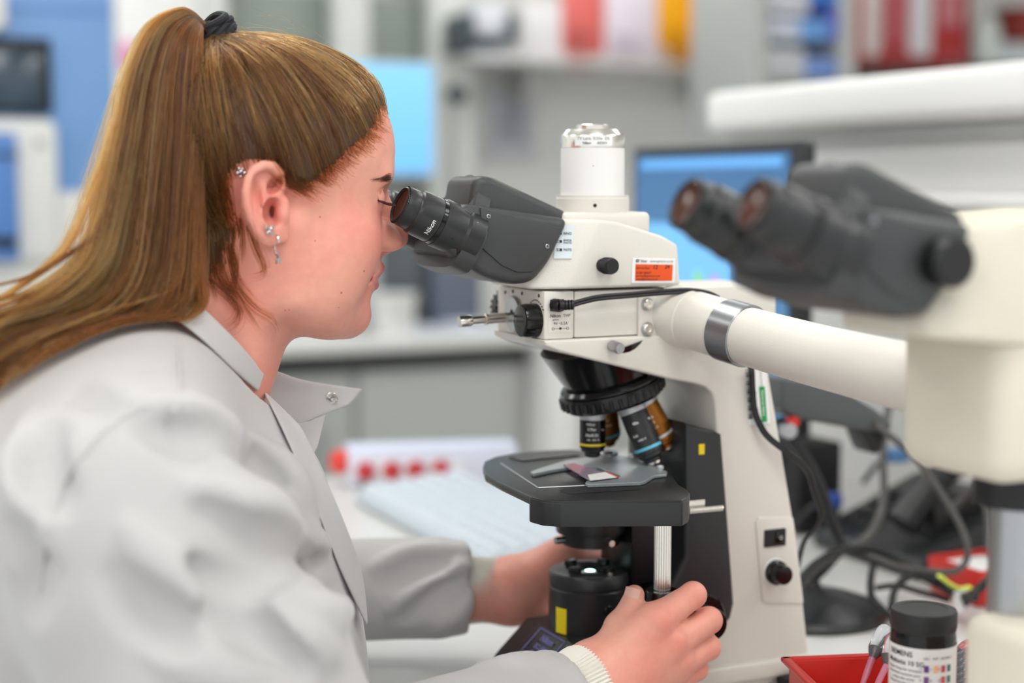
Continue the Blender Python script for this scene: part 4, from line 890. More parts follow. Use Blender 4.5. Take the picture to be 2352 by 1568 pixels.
# wall shelf with pinned papers and trays
sf = thing('wall_shelf', (1.73, 3.3, .77), 'white wall shelf with papers and trays on it', 'shelf')
p, q = S(1160, 134, 3.25), S(1622, 158, 3.25); MB().box((p[0]-.15, 3.22, q[2]), (q[0], 3.5, p[2]), .003).build('board', M_whitepaint, sf)
for px in (1190, 1590): a = S(px, 160, 3.4); MB().box((a[0], 3.3, a[2]-.10), (a[0]+.02, 3.49, a[2]), .002).build('bracket', M_lamg, sf)
paper = [((1200, 0), (1295, 132), (228, 226, 228), 'white notice on the shelf left of the red notice', None), ((1288, -40), (1388, 122), (222, 110, 104), 'red printed notice on the wall shelf', 1), ((1392, -40), (1508, 134), (226, 216, 226), 'pale lilac notice between the red and orange ones', 2), ((1514, -40), (1612, 112), (240, 170, 10), 'orange yellow folder on the wall shelf', 3)]
for (a, b, c, lab, pr) in paper:
    t_ = sthing('notice', a, b, 3.245, lab, 'notice'); sbox(a, b, 3.245, .012, .002).build('sheet', mat('notice_%d_%d_%d' % c, c, .6, var=.03, vscale=30), t_)
    if pr:
        k = MB(); x0, x1 = S(a[0]+12, 0, 3.243)[0], S(b[0]-14, 0, 3.243)[0]
        for j in range(9):
            z = S(0, b[1]-10-j*13, 3.243)[2]; k.box((x0, 3.2425, z), (x1-(j % 3)*.02, 3.2445, z+.006))
        k.build('printed_lines', mat('notice_ink_%d' % pr, tuple(int(v*.8) for v in c), .6), t_)
# dark desk organiser
og = sthing('desk_organiser', (1060, 40), (1190, 110), 3.2, 'dark slate desk organiser on the left of the wall shelf', 'organiser')
M_slate = mat('slate_plastic', (72, 82, 88), .5)
sbox((1062, 30), (1088, 122), 3.2, .16, .004).build('side_panel', M_slate, og); sbox((1168, 30), (1190, 100), 3.2, .16, .004).build('side_panel', M_slate, og); sbox((1080, 84), (1180, 104), 3.2, .16, .003).build('tray_shelf', M_slate, og)
sbox((1092, 5), (1168, 82), 3.22, .10, .003).build('paper_stack', mat('stack_white', (222, 224, 230), .6), og)
sbox((1075, 112), (1180, 134), 3.22, .12, .003).build('lower_stack', mat('stack_white', (222, 224, 230), .6), og)
rt_y = sthing('red_bin', (1625, 40), (1708, 142), 3.2, 'red storage bin at the right end of the wall shelf', 'bin')
sbox((1630, 50), (1702, 140), 3.2, .16, .008).build('bin_body', mat('bin_red', (196, 52, 52), .45), rt_y); sbox((1627, 30), (1712, 52), 3.18, .18, .006).build('bin_rim', mat('bin_rim', (176, 44, 46), .45), rt_y)
yb = sthing('yellow_folder', (1600, 0), (1625, 130), 3.21, 'narrow amber folder edge beside the red bin', 'folder'); sbox((1614, -30), (1624, 134), 3.21, .18, .002).build('cover', mat('amber_card', (232, 150, 20), .6), yb)
# pinned sheet and wall fittings below the shelf
nt_ = sthing('wall_notice', (1130, 220), (1220, 355), 3.49, 'grey printed notice pinned to the wall under the shelf', 'notice'); sbox((1118, 205), (1232, 370), 3.488, .006, .001).build('sheet', mat('wall_sheet', (196, 198, 204), .6), nt_)
sbox((1140, 240), (1210, 330), 3.486, .004, .001).build('picture', mat('wall_picture', (160, 162, 170), .6), nt_)
cm = sthing('wall_camera', (1032, 190), (1080, 245), 3.28, 'small black fitting on the wall post beside the far monitor', 'fitting')
c = S(1056, 215, 3.28); MB().lathe([(.026, 0), (.030, .02), (.028, .05), (.02, .06), (0, .06)], c + np.array([0, .05, 0]), (0, -1, 0), 28).build('housing', mat('slate_plastic', (72, 82, 88), .5), cm)
MB().tube([c + np.array([0, .02, -.02]), c + np.array([.0, .02, -.10]), c + np.array([-.01, .03, -.30])], .012, 10, 4).build('arm', M_lamg, cm)
# glazed cupboard with blue and white packs, and red binders
cb = sthing('pack_shelf', (1735, -60), (1960, 200), 2.25, 'open shelf unit stacked with blue and white packs', 'shelf unit')
for a, b in (((1735, -120), (1762, 330)), ((1938, -120), (1962, 330))): sbox(a, b, 2.25, .3, .003).build('side_panel', M_lamg, cb)
for y in (95, 182): sbox((1762, y), (1938, y+10), 2.27, .26, .002).build('board', M_lamg, cb)
packs = [((1770, 40), (1840, 95), (206, 212, 226), 'pale grey pack beside the bright blue pack'), ((1838, 42), (1905, 94), (110, 168, 232), 'bright blue pack in the middle of the pack shelf'), ((1905, 20), (1938, 95), (96, 104, 196), 'indigo pack at the right side of the pack shelf'), ((1772, -30), (1860, 36), (214, 214, 222), 'white pack on top of the pale grey pack'), ((1862, -30), (1925, 12), (62, 132, 226), 'deep blue pack at the top of the pack shelf'),
         ((1765, 110), (1850, 182), (200, 202, 206), 'large light grey pack on the lower board'), ((1850, 130), (1932, 182), (120, 150, 214), 'periwinkle pack on the lower board')]
for a, b, c, lab in packs:
    t_ = sthing('pack', a, b, 2.27, lab, 'pack', 'packs on the shelf unit'); sbox(a, b, 2.27, .2, .006).build('carton', mat('pack_%d_%d_%d' % c, c, .5), t_)
    sbox((a[0]+8, a[1]+(b[1]-a[1])*.35), (b[0]-8, a[1]+(b[1]-a[1])*.7), 2.266, .006, .001).build('printed_band', mat('packband_%d' % c[0], tuple(min(255, int(v*.85)+20) for v in c), .5), t_)
bsf = thing('binder_shelf', (2.45, 2.6, .70), 'dark shelf board under the red binders', 'shelf'); p, q = S(1945, 152, 2.6), S(2420, 168, 2.6); MB().box((p[0], 2.58, q[2]-.02), (q[0], 2.95, p[2]), .003).build('board', M_dark, bsf)
M_bred = mat('binder_red', (178, 44, 46), .4)
bnd = [(1966, 2040, (226, 218, 214), (1990, 2022), 'left red lever arch binder with a wide cream spine label'), (2042, 2084, (206, 120, 130), (2050, 2066), 'thin red binder with a narrow pink label'), (2086, 2148, (224, 220, 224), (2095, 2140), 'red lever arch binder with a tall white spine label'), (2150, 2222, (206, 130, 136), (2165, 2205), 'right red lever arch binder with a pink half label')]
for a, b, c, (la, lb_), lab in bnd:
    t_ = sthing('binder', (a, -150), (b, 152), 2.6, lab, 'binder', 'red binders'); sbox((a, -170), (b, 152), 2.6, .28, .004).build('cover', M_bred, t_)
    top_, bt_ = (-150, 128) if c[1] > 200 else ((-150, 60) if a > 2100 else (-150, 100)); sbox((la, top_), (lb_, bt_), 2.596, .006, .002).build('spine_label', mat('spine_%d' % c[1], c, .5), t_)
    p_ = S((a+b)/2, 135, 2.598); MB().lathe([(.010, 0), (.010, .002), (.006, .002)], p_, (0, -1, 0), 20, cap=False).build('finger_ring', M_alu, t_)
wb_ = sthing('white_bottle', (2232, 30), (2290, 150), 2.62, 'white plastic bottle right of the red binders', 'bottle')
c = S(2258, 150, 2.65); MB().lathe([(.045, 0), (.048, .01), (.048, .11), (.03, .14), (.018, .15), (.018, .165)], c, n=32).build('bottle_body', mat('pale_bottle', (214, 222, 216), .45), wb_); MB().lathe([(.021, .16), (.021, .185), (0, .186)], c, n=24).build('cap', M_whitepaint, wb_)
wc_ = sthing('white_carton', (2292, 85), (2400, 150), 2.62, 'low white carton at the top right edge', 'carton'); sbox((2292, 95), (2410, 152), 2.62, .2, .006).build('carton', mat('stack_white', (222, 224, 230), .6), wc_); sbox((2292, 100), (2410, 112), 2.617, .005, .001).build('tape', M_lamg, wc_)
rb_y = sthing('red_box', (2330, 20), (2400, 90), 2.66, 'dark red box on the low white carton', 'box'); sbox((2335, 20), (2420, 94), 2.66, .14, .006).build('box_body', mat('dark_red', (150, 52, 44), .5), rb_y); sbox((2333, 14), (2422, 30), 2.655, .15, .004).build('box_lid', mat('dark_red2', (130, 40, 36), .5), rb_y)
# papers and dark equipment on the far worktop, seen under the eyepieces
eq = sthing('printer', (870, 560), (1090, 660), 3.05, 'dark grey printer on the far worktop behind the chin', 'printer')
p, q = S(880, 556, 3.0), S(985, 660, 3.0); MB().box((p[0], 3.03, .0), (q[0], 3.3, p[2]), .01).build('body', mat('printer_dark', (92, 98, 102), .5), eq); MB().box((p[0]+.02, 3.005, .03), (q[0]-.02, 3.032, .06), .004).build('paper_slot', M_ink, eq)
eq = sthing('lab_centrifuge', (990, 580), (1100, 660), 3.05, 'slate blue bench centrifuge on the far worktop under the eyepieces', 'centrifuge')
p, q = S(992, 588, 3.0), S(1110, 660, 3.0); MB().box((p[0], 3.0, .0), (q[0], 3.3, p[2]), .012).build('body', mat('slate_blue', (98, 106, 120), .5), eq); MB().box((p[0]+.02, 3.02, p[2]), (q[0]-.02, 3.28, p[2]+.015), .006).build('lid', M_lamg, eq)
for i, (a, b, lab) in enumerate((((890, 650), (1010, 690), 'stack of white paper on the far worktop behind the chin'), ((1030, 655), (1140, 700), 'loose white papers on the far worktop beside the lever'))):
    A1, B1 = T(*a, .02), T(*b, .02); t_ = thing('paper_stack', (A1[0], 2.9, 0), lab, 'paper')
    x0, x1 = S(a[0], 680, 2.88)[0], S(b[0], 680, 2.88)[0]
    for j in range(3): MB().box((x0+j*.01, 2.82+j*.008, .0005+j*.007), (x1-j*.012, 3.02+j*.005, .006+j*.007), .001).build('sheet', mat('paper_blueish', (218, 224, 234), .6), t_)
lt = sthing('white_tub', (866, 585), (930, 700), 2.9, 'white plastic tub on the far worktop by the lips', 'tub'); c = S(905, 690, 2.86); c[2] = 0; MB().lathe([(.05, 0), (.06, .10), (.062, .105)], c, n=32).build('tub_body', M_whitepaint, lt); MB().lathe([(.064, .104), (.064, .112), (0, .114)], c, n=32).build('lid', M_whitepaint, lt)
# the analyser on the left
M_blue = mat('analyser_blue', (122, 164, 218), .45, var=.02); M_blue2 = mat('analyser_panel', (88, 134, 200), .45); M_ivory = mat('analyser_ivory', (226, 226, 222), .45)
Yb = 2.15
an_ = thing('analyser', (S(130, 300, Yb)[0], Yb+.3, -.019), 'tall blue and ivory laboratory analyser with a black screen behind the ponytail', 'analyser')
sbox((-120, -60), (272, 452), Yb, .5, .012).build('upper_panel', M_blue, an_)
sbox((-120, 14), (262, 26), Yb-.004, .02, .002).build('panel_seam', M_blue2, an_)
sc2 = sbox((-60, 82), (122, 262), Yb-.02, .03, .006).build('display', M_ink, an_)
sbox((-60, 108), (98, 250), Yb-.024, .006, .002).build('display_glass', mat('dark_screen', (52, 70, 84), .12, spec=.8), sc2)
sbox((-120, 268), (142, 600), Yb-.06, .5, .02).build('lower_housing', M_ivory, an_)
pa_, pb_ = S(-120, 440, Yb-.03), S(300, 440, Yb-.03); MB().box((pa_[0], Yb-.03, -.019), (pb_[0], Yb+.47, pa_[2]), .012).build('cabinet', M_ivory, an_)
dr = sbox((-100, 302), (48, 600), Yb-.08, .03, .008).build('door', M_blue2, an_)
sbox((-90, 350), (44, 360), Yb-.084, .01, .002).build('door_seam', M_ink, dr); sbox((-90, 545), (40, 570), Yb-.085, .01, .003).build('door_slot', M_ink, dr)
sbox((82, 318), (104, 336), Yb-.068, .01, .004).build('latch', M_lamg, an_)
sbox((-30, -40), (20, 70), Yb-.06, .07, .03).build('lamp_head', M_whitepaint, an_)
lbt = thing('left_worktop', (-.1, 2.2, -.05), 'pale worktop beneath the analyser at the left', 'worktop'); p, q = S(-150, 640, Yb-.1), S(420, 660, Yb-.1); MB().box((p[0], Yb-.14, -.05), (q[0]+.1, Yb+.55, -.02), .004).build('top', M_lam, lbt)
wb3 = sthing('wall_board', (272, 0), (460, 470), 3.3, 'off-white notice board on the wall behind the ponytail', 'board'); sbox((262, -80), (470, 640), 3.33, .02, .003).build('panel', M_whitepaint, wb3); sbox((278, 95), (312, 165), 3.325, .006, .002).build('pink_note', mat('pink_note', (226, 120, 180), .6), wb3)
# ------------------------------------------------------------------ the woman at the microscope
HO = S(700, 430, 0)                                      # middle of the head, eye height
_ea = math.radians(14); EU = np.array([math.cos(_ea), math.sin(_ea), 0]); EW = np.array([math.sin(_ea), -math.cos(_ea), .0]); EV = np.array([0, 0, 1.])
E0 = np.array([-51., -77.5, -12.6])
def ear_sdf(q):
    """Right ear; q in head millimetres with y <= 0."""
    d = q - E0; p = np.stack([d @ EU, d @ EV, d @ EW], 1)                 # u forward, v up, w outward
    f = ell(p, (0, 3, -3), (15.5, 24.5, 3.6), rotz(math.radians(7)))
    f = smin(f, ell(p, (7, -3, -10), (11, 15, 10)), 5)
    f = smin(f, ell(p, (4.0, -17.5, -1.2), (8.5, 8.5, 3.6)), 4)            # lobe
    hx = [(10, 5, -2.5), (12.6, 13, -.5), (10.2, 21, 1.0), (4.5, 26, 1.8), (-2.2, 26.6, 2.2), (-8.8, 23.8, 2.4), (-13.4, 17.4, 2.4), (-15.2, 9.8, 2.2), (-13.9, .8, 1.8), (-10.8, -8, 1.2), (-6, -15.6, .4), (-.5, -20, -.6)]
    f = smin(f, chain(p, hx, [2.2, 2.7, 3.0, 3.2, 3.2, 3.1, 2.9, 2.8, 2.8, 2.9, 3.2, 3.6]), 2.2)
    ah = [(9.5, 8.4, -1.6), (3.4, 5.8, -.2), (-2.5, 1.6, .8), (-5.0, -4.2, 1.2), (-3.6, -10.2, 1.2), (1.0, -13.4, .8)]
    f = smin(f, chain(p, ah, [2.2, 2.5, 2.7, 2.7, 2.6, 2.9]), 2.4)
    f = smin(f, cone(p, (-2.5, 2, .4), (-1, 13, -.6), 2.4, 1.6), 3)
    f = smax(f, -ell(p, (5.4, -3.4, 2.0), (9.2, 9.4, 12)), 1.4)           # concha
    f = smax(f, -ell(p, (11.2, -3.2, -3), (2.8, 5.4, 14)), 1.0)              # canal
    f = smax(f, -ell(p, (6.6, 13.6, 1.2), (6.6, 4.6, 7.0), rotz(.9)), 1.4)  # triangular fossa
    f = smax(f, -ell(p, (-7.6, 10, 2.2), (4.0, 11.5, 5.0), rotz(.12)), 1.8)   # scapha
    f = smin(f, ell(p, (13.2, -5.6, 0), (3.4, 4.6, 3.2)), 2.6)             # tragus
    f = smin(f, cone(p, (14, 2, -3), (14, -20, -4), 4.5, 4.5), 4)
    return f
def head_sdf(P):
    """Head and neck in head millimetres: x forward, y away from the camera, z up."""
    p = P.copy(); p[:, 1] = -np.abs(p[:, 1])                # build the near half, mirrored
    f = ell(p, (-30, 0, 28), (91, 72.5, 70))
    f = smin(f, ell(p, (11, 0, 24), (46.5, 55, 54)), 16)                 # forehead
    f = smin(f, ell(p, (4, 0, -34), (47, 57, 60)), 20)                    # face
    f = smin(f, ell(p, (11.5, -32, -38), (30, 28, 27)), 12)                 # cheek
    f = smin(f, ell(p, (-2, -37, -62), (30, 24, 34)), 14)                  # lower cheek
    f = smin(f, chain(p, [(-30, -50, -28), (-26, -45, -72), (6, -28, -88), (27, -9, -90)], [16, 17, 16, 15]), 10)
    f = smin(f, ell(p, (30, 0, -91), (14.5, 17, 14.5)), 8)                # chin
    f = smin(f, ell(p, (4, 0, -84), (36, 34, 21)), 14)                    # under the chin
    f = smin(f, ell(p, (33, 0, -58), (18, 25, 25)), 12)                   # muzzle
    f = smin(f, cone(p, (51.5, -10, 10), (42, -38, 9), 8.0, 7.0), 9)       # brow
    f = smax(f, -ell(p, (60, -32, -7), (18, 16.5, 11)), 6)              # socket
    f = smax(f, -ell(p, (50, -43, -8), (11, 9, 8)), 5)
    f = smin(f, ell(p, (34.2, -31.5, -8), (13.0, 13.4, 12.6)), 2.2)         # lids over the eyeball
    f = smax(f, -cone(p, (47.4, -22, -11.5), (37, -43, -8.6), .9, .9), .8)  # slit between the lids
    # nose
    n = chain(p, [(53, 0, 5), (56.5, 0, -8), (63, 0, -24), (68.6, 0, -36)], [7.0, 6.4, 6.6, 8.4])
    n = smin(n, ell(p, (60.0, -11.2, -38.8), (9.2, 6.4, 6.8)), 2.2)
    n = smin(n, ell(p, (53, -9, -33), (12, 9, 10)), 6)
    n = smin(n, cone(p, (66, 0, -42), (55, 0, -46), 3.5, 4.5), 3)
    f = smin(f, n, 5)
    f = smax(f, -ell(p, (62.0, -7.6, -45.2), (5.6, 3.2, 4.2), roty(-.3)), 1.4)
    f = smin(f, cone(p, (51, -3.0, -48), (51.5, -2.6, -54), 2.6, 2.6), 5)
    # lips
    up = chain(p, [(54.4, 0, -58.2), (52.6, -7, -57.4), (46.5, -17, -60.0), (38.6, -25, -62.6)], [3.6, 3.9, 3.2, 1.8])
    lo = chain(p, [(48.0, 0, -70.4), (46.6, -8, -70.2), (42.2, -17, -67.6), (37.8, -25, -64.4)], [4.9, 4.8, 3.5, 1.8])
    f = smin(f, up, 3.6); f = smin(f, lo, 3.6)
    f = smax(f, -chain(p, [(50, 0, -64.3), (46.5, -10, -64.0), (41, -19, -63.6), (36.5, -27, -63.4)], [2.3, 2.3, 1.9, 1.0]), 1.0)
    f = smax(f, -cone(p, (58, 0, -64.4), (51, -14, -64.2), 1.9, 1.9), 1.0)
    f = smax(f, -ell(p, (50, 0, -80), (8.5, 16, 5.5)), 7)                 # crease above the chin
    f = smax(f, -ell(p, (36.5, -28.5, -63), (3.5, 2.2, 4)), 4)
    # neck
    f = smin(f, chain(p, [(-52, 0, -42), (-64, 0, -92), (-88, 0, -150), (-112, 0, -205)], [50, 50, 53, 62]), 15)
    f = smin(f, cone(p, (-44, -50, -42), (-62, -34, -130), 12, 12), 12)
    m = (np.abs(p[:, 0]+48) < 32) & (np.abs(p[:, 2]+12) < 40) & (p[:, 1] < -48)
    if m.any(): f[m] = smin(f[m], ear_sdf(p[m]), 3.0)
    return f
def headL(P): return head_sdf((P-HO)*1000.)/1000.
M_skin = mat('skin', (222, 160, 138), .46, spec=.4, var=.07, vscale=60, sss=.12, bump=.10, bscale=1400)
def skin_nodes():
    """Blotchy reddish patches over a pale base, as the cheek, ear and knuckles show."""
    nt = M_skin.node_tree; b = nt.nodes['Principled BSDF']; L = nt.links
    tc = nt.nodes.new('ShaderNodeTexCoord')
    n1 = nt.nodes.new('ShaderNodeTexNoise'); n1.inputs['Scale'].default_value = 26; n1.inputs['Detail'].default_value = 4; L.new(tc.outputs['Object'], n1.inputs['Vector'])
    n2 = nt.nodes.new('ShaderNodeTexNoise'); n2.inputs['Scale'].default_value = 160; n2.inputs['Detail'].default_value = 3; L.new(tc.outputs['Object'], n2.inputs['Vector'])
    r1 = nt.nodes.new('ShaderNodeMapRange'); r1.inputs[1].default_value = .35; r1.inputs[2].default_value = .68; L.new(n1.outputs['Fac'], r1.inputs[0])
    at = nt.nodes.new('ShaderNodeAttribute'); at.attribute_name = 'blush_ear_shade'
    ad = nt.nodes.new('ShaderNodeMath'); ad.operation = 'MULTIPLY_ADD'; ad.inputs[1].default_value = .45; L.new(r1.outputs[0], ad.inputs[0]); L.new(at.outputs['Fac'], ad.inputs[2])
    ad.use_clamp = True
    m1 = nt.nodes.new('ShaderNodeMix'); m1.data_type = 'RGBA'; m1.inputs[6].default_value = lin((232, 167, 147)); m1.inputs[7].default_value = lin((226, 130, 119)); L.new(ad.outputs[0], m1.inputs[0])
    m2 = nt.nodes.new('ShaderNodeMix'); m2.data_type = 'RGBA'; m2.blend_type = 'MULTIPLY'; m2.inputs[0].default_value = .25; L.new(m1.outputs[2], m2.inputs[6])
    r2 = nt.nodes.new('ShaderNodeMapRange'); r2.inputs[1].default_value = .3; r2.inputs[2].default_value = .7; r2.inputs[3].default_value = .75; r2.inputs[4].default_value = 1.; L.new(n2.outputs['Fac'], r2.inputs[0]); L.new(r2.outputs[0], m2.inputs[7])
    # lips
    al = nt.nodes.new('ShaderNodeAttribute'); al.attribute_name = 'lip'
    m3 = nt.nodes.new('ShaderNodeMix'); m3.data_type = 'RGBA'; m3.inputs[7].default_value = lin((206, 116, 112)); L.new(al.outputs['Fac'], m3.inputs[0]); L.new(m2.outputs[2], m3.inputs[6])
    L.new(m3.outputs[2], b.inputs['Base Color'])
skin_nodes()
person = thing('person', (-.36, 0, -.45), 'woman in a white lab coat with a long ponytail bending to the eyepieces', 'person')
def head_attrs(V):
    q = (V-HO)*1000.; q[:, 1] = -np.abs(q[:, 1])
    bl = np.exp(-np.sum(((q-np.array([34, -48, -38]))/np.array([26, 30, 28]))**2, 1))*.42 + .5*np.exp(-np.sum(((q-np.array([66, 0, -36]))/14.)**2, 1)) + .55*np.exp(-np.sum(((q-np.array([-48, -74, -10]))/18.)**2, 1)) + .35*np.exp(-np.sum(((q-np.array([-60, -40, -90]))/30.)**2, 1))  # ear term adds redness and paints the shade inside the ear
    lu = chain(q, [(55.4, 0, -58.8), (53.6, -7, -58.2), (47.5, -17, -60.6), (39.8, -25, -62.8)], [3.6, 3.9, 3.0, 1.6]); ll_ = chain(q, [(49.2, 0, -70.6), (47.8, -8, -70.4), (43.4, -17, -67.8), (39, -25, -64.4)], [5.0, 4.8, 3.4, 1.6])
    lip = np.clip((1.4-np.minimum(lu, ll_))/1.2, 0, 1)*.9
    return bl, lip
HV, HQ = surface_nets(headL, HO+np.array([-.18, -.10, -.19]), HO+np.array([.085, .10, .105]), .0016)
# --- hands
def px3(*a): return S(*a)
def hand(p, wrist, wr, mcps, mr, fingers, fr, thumb, tr, fl=1.):
    f = None
    for (m, r) in zip(mcps, mr):
        c = cone(p, wrist, m, wr, r); f = c if f is None else smin(f, c, .012)
    for i in range(len(mcps)-1): f = smin(f, cone(p, mcps[i]+(wrist-mcps[i])*.12, mcps[i+1]+(wrist-mcps[i+1])*.12, mr[i]*.85, mr[i+1]*.85), .008)
    for m, ch, rr in zip(mcps, fingers, fr):
        f = smin(f, chain(p, [m]+ch, rr, .003), .0032)
    return smin(f, chain(p, thumb, tr, .004), .007)
# right hand round the stage drive knob: thumb on the sitter's side, fingers across the front and round behind
RW = px3(1372, 1560, -.098)
R_m = [px3(1503, 1428, -.1125), px3(1540, 1478, -.1135), px3(1556, 1522, -.109), px3(1545, 1560, -.101)]
R_f = [[px3(1592, 1366, -.1080), px3(1575, 1385, -.0790), px3(1548, 1400, -.0660)],
       [px3(1628, 1424, -.1060), px3(1608, 1440, -.0760), px3(1570, 1452, -.0640)],
       [px3(1626, 1486, -.1030), px3(1600, 1500, -.0760), px3(1565, 1505, -.0660)],
       [px3(1600, 1536, -.0980), px3(1580, 1548, -.0760), px3(1555, 1552, -.0680)]]
R_t = [px3(1400, 1512, -.092), px3(1424, 1440, -.093), px3(1450, 1398, -.094), px3(1457, 1366, -.0935)]
def rhand(p):
    f = hand(p, RW, .0235, R_m, [.0125, .0125, .0118, .0108], R_f, [[.0125, .0094, .0082, .0072], [.0125, .0096, .0083, .0073], [.0118, .0092, .0080, .0070], [.0105, .0082, .0072, .0064]], R_t, [.0150, .0112, .0088, .0074])
    f = smin(f, cone(p, RW, RW + np.array([-.06, -.012, -.012]), .0235, .026), .01)
    f = smin(f, cone(p, R_t[0], R_m[0], .013, .0105), .010)                 # web of the thumb
    for m in R_m[:3]: f = smin(f, ell(p, m + np.array([0, -.0085, .0045]), (.0062, .0042, .0052)), .006)   # knuckles
    return f
LW = px3(1178, 1356, .090)
L_m = [px3(1300, 1262, .078), px3(1318, 1290, .074), px3(1318, 1325, .072), px3(1300, 1360, .072)]
FKN = np.array([.062, .085, .066])
L_f = [[L_m[0] + np.array([.034, .004, .0]), FKN + np.array([-.004, -.004, .024]), FKN + np.array([.016, -.006, .016])],
       [L_m[1] + np.array([.036, .000, -.002]), FKN + np.array([-.004, -.006, .010]), FKN + np.array([.016, -.010, .004])],
       [L_m[2] + np.array([.032, .002, -.004]), FKN + np.array([-.008, -.004, -.004]), FKN + np.array([.010, -.008, -.012])],
       [L_m[3] + np.array([.026, .002, -.003]), FKN + np.array([-.016, -.002, -.012]), FKN + np.array([-.002, -.006, -.020])]]
L_t = [px3(1235, 1385, .078), px3(1278, 1400, .064), px3(1318, 1402, .058), px3(1345, 1400, .056)]
def lhand(p):
    f = hand(p, LW, .0235, L_m, [.0128, .0125, .0118, .0108], L_f, [[.0125, .0094, .0082, .0072], [.0125, .0096, .0083, .0073], [.0118, .0092, .0080, .0070], [.0105, .0082, .0072, .0064]], L_t, [.0150, .0115, .0090, .0078])
    return smin(f, cone(p, LW, LW + np.array([-.07, .02, .0]), .0235, .026), .01)
# --- the body under the coat, coarse: shoulders, torso, arms, thighs
SH_R, EL_R, SH_L, EL_L = np.array([-.385, -.185, .205]), np.array([-.295, -.205, -.02]), np.array([-.375, .185, .205]), np.array([-.245, .225, .035])
def under(p):
    q = p*np.array([1, .74, 1])
    f = chain(q, [(-.375, 0, .19), (-.42, 0, .0), (-.47, 0, -.30)], [.10, .11, .12])
    f = smin(f, chain(p, [SH_R, (-.375, 0, .245), SH_L], [.05, .05, .05]), .03)
    f = smin(f, chain(p, [SH_R, EL_R, RW + np.array([-.05, -.010, -.01])], [.05, .042, .024]), .02)
    f = smin(f, chain(p, [SH_L, EL_L, LW + np.array([-.06, .016, 0])], [.05, .030, .019]), .02)
    return smin(f, chain(p, [(-.375, 0, .24), tuple(HO + np.array([-.075, 0, -.12]))], [.06, .045]), .03)
BV, BQ = [], []; nv = 0
for V, Q in ((HV, HQ), surface_nets(rhand, RW+np.array([-.075, -.05, -.055]), RW+np.array([.135, .06, .085]), .0016), surface_nets(lhand, LW+np.array([-.09, -.07, -.065]), LW+np.array([.16, .06, .07]), .0020), surface_nets(under, (-.66, -.30, -.46), (.02, .30, .34), .010)):
    BV.append(V); BQ.append(Q+nv); nv += len(V)
BV, BQ = np.concatenate(BV), np.concatenate(BQ)
me = np_mesh('body', BV, BQ, person['_o']); body = bpy.data.objects.new('body', me); COL.objects.link(body); body.parent = person; me.materials.append(M_skin); body['_o'] = list(person['_o'])
bl, lp_ = head_attrs(BV)
for m_ in R_m[:3]: bl += .22*np.exp(-np.sum(((BV-(m_+np.array([0, -.012, .006])))/.009)**2, 1))
for c_ in R_f: bl += .22*np.exp(-np.sum(((BV-c_[0])/.010)**2, 1))
for nm_, a_ in (('blush_ear_shade', bl), ('lip', lp_)):
    at_ = me.attributes.new(nm_, 'FLOAT', 'POINT'); at_.data.foreach_set('value', a_.astype(np.float32))
# thumb nail
tn0 = R_t[3] + np.array([-.0035, -.0045, .0015]); tdir = (R_t[3]-R_t[2]); tdir /= np.linalg.norm(tdir); nvec = np.array([-.78, -.62, .1]); nvec -= tdir*np.dot(nvec, tdir); nvec /= np.linalg.norm(nvec); tcr = np.cross(tdir, nvec)
V = []
for i in range(7):
    for j in range(7):
        a, b = (i/6-.5)*2, (j/6-.5)*2; ang = a*.85
        V.append(R_t[3] + tdir*(b*.0060*(1-.12*a*a) - .0005) + (nvec*math.cos(ang) + tcr*math.sin(ang))*.0078)
MB().add(V, [(i*7+j, i*7+j+1, i*7+j+8, i*7+j+7) for i in range(6) for j in range(6)]).build('thumbnail', mat('nail', (226, 178, 162), .25, coat=.3), body)

# --- lab coat
def coat0(p):
    q = p*np.array([1, .78, 1])
    f = chain(q, [(-.365, 0, .175), (-.40, 0, .03), (-.46, 0, -.34)], [.118, .142, .16])
    f = smin(f, ell(p, (-.322, 0, .060), (.132, .125, .150), roty(-.10)), .045)
    f = smin(f, ell(p, (-.282, -.03, .160), (.058, .06, .085), roty(-.3)), .04)
    f = smin(f, chain(p, [(-.385, -.175, .212), (-.362, -.085, .254), (-.352, 0, .262), (-.362, .085, .254), (-.38, .175, .205)], [.066, .052, .055, .052, .066]), .04)
    f = smin(f, ell(p, (-.425, 0, .17), (.10, .17, .12)), .05)
    s1 = chain(p, [(-.392, -.190, .205), (-.352, -.205, .11), (-.305, -.205, .005)], [.073, .086, .078])
    fr1 = chain(p, [(-.305, -.205, .005), (-.20, -.160, .022), (-.125, -.125, .032), (-.060, -.101, .040)], [.074, .056, .045, .033])
    fr1 = smax(fr1, (p - np.array([-.082, -.107, .037])) @ np.array([.92, .33, .06]), .004)
    s1 = smin(s1, fr1, .03)
    f = smin(f, s1, .028)
    s2 = chain(p, [(-.38, .185, .20), (-.25, .215, .05), (-.15, .145, .064), (-.085, .113, .066), (-.040, .097, .0645)], [.073, .062, .041, .042, .034])
    s2 = smax(s2, (p - np.array([-.060, .104, .0645])) @ np.array([.94, -.34, 0]), .004)
    return smin(f, s2, .028)
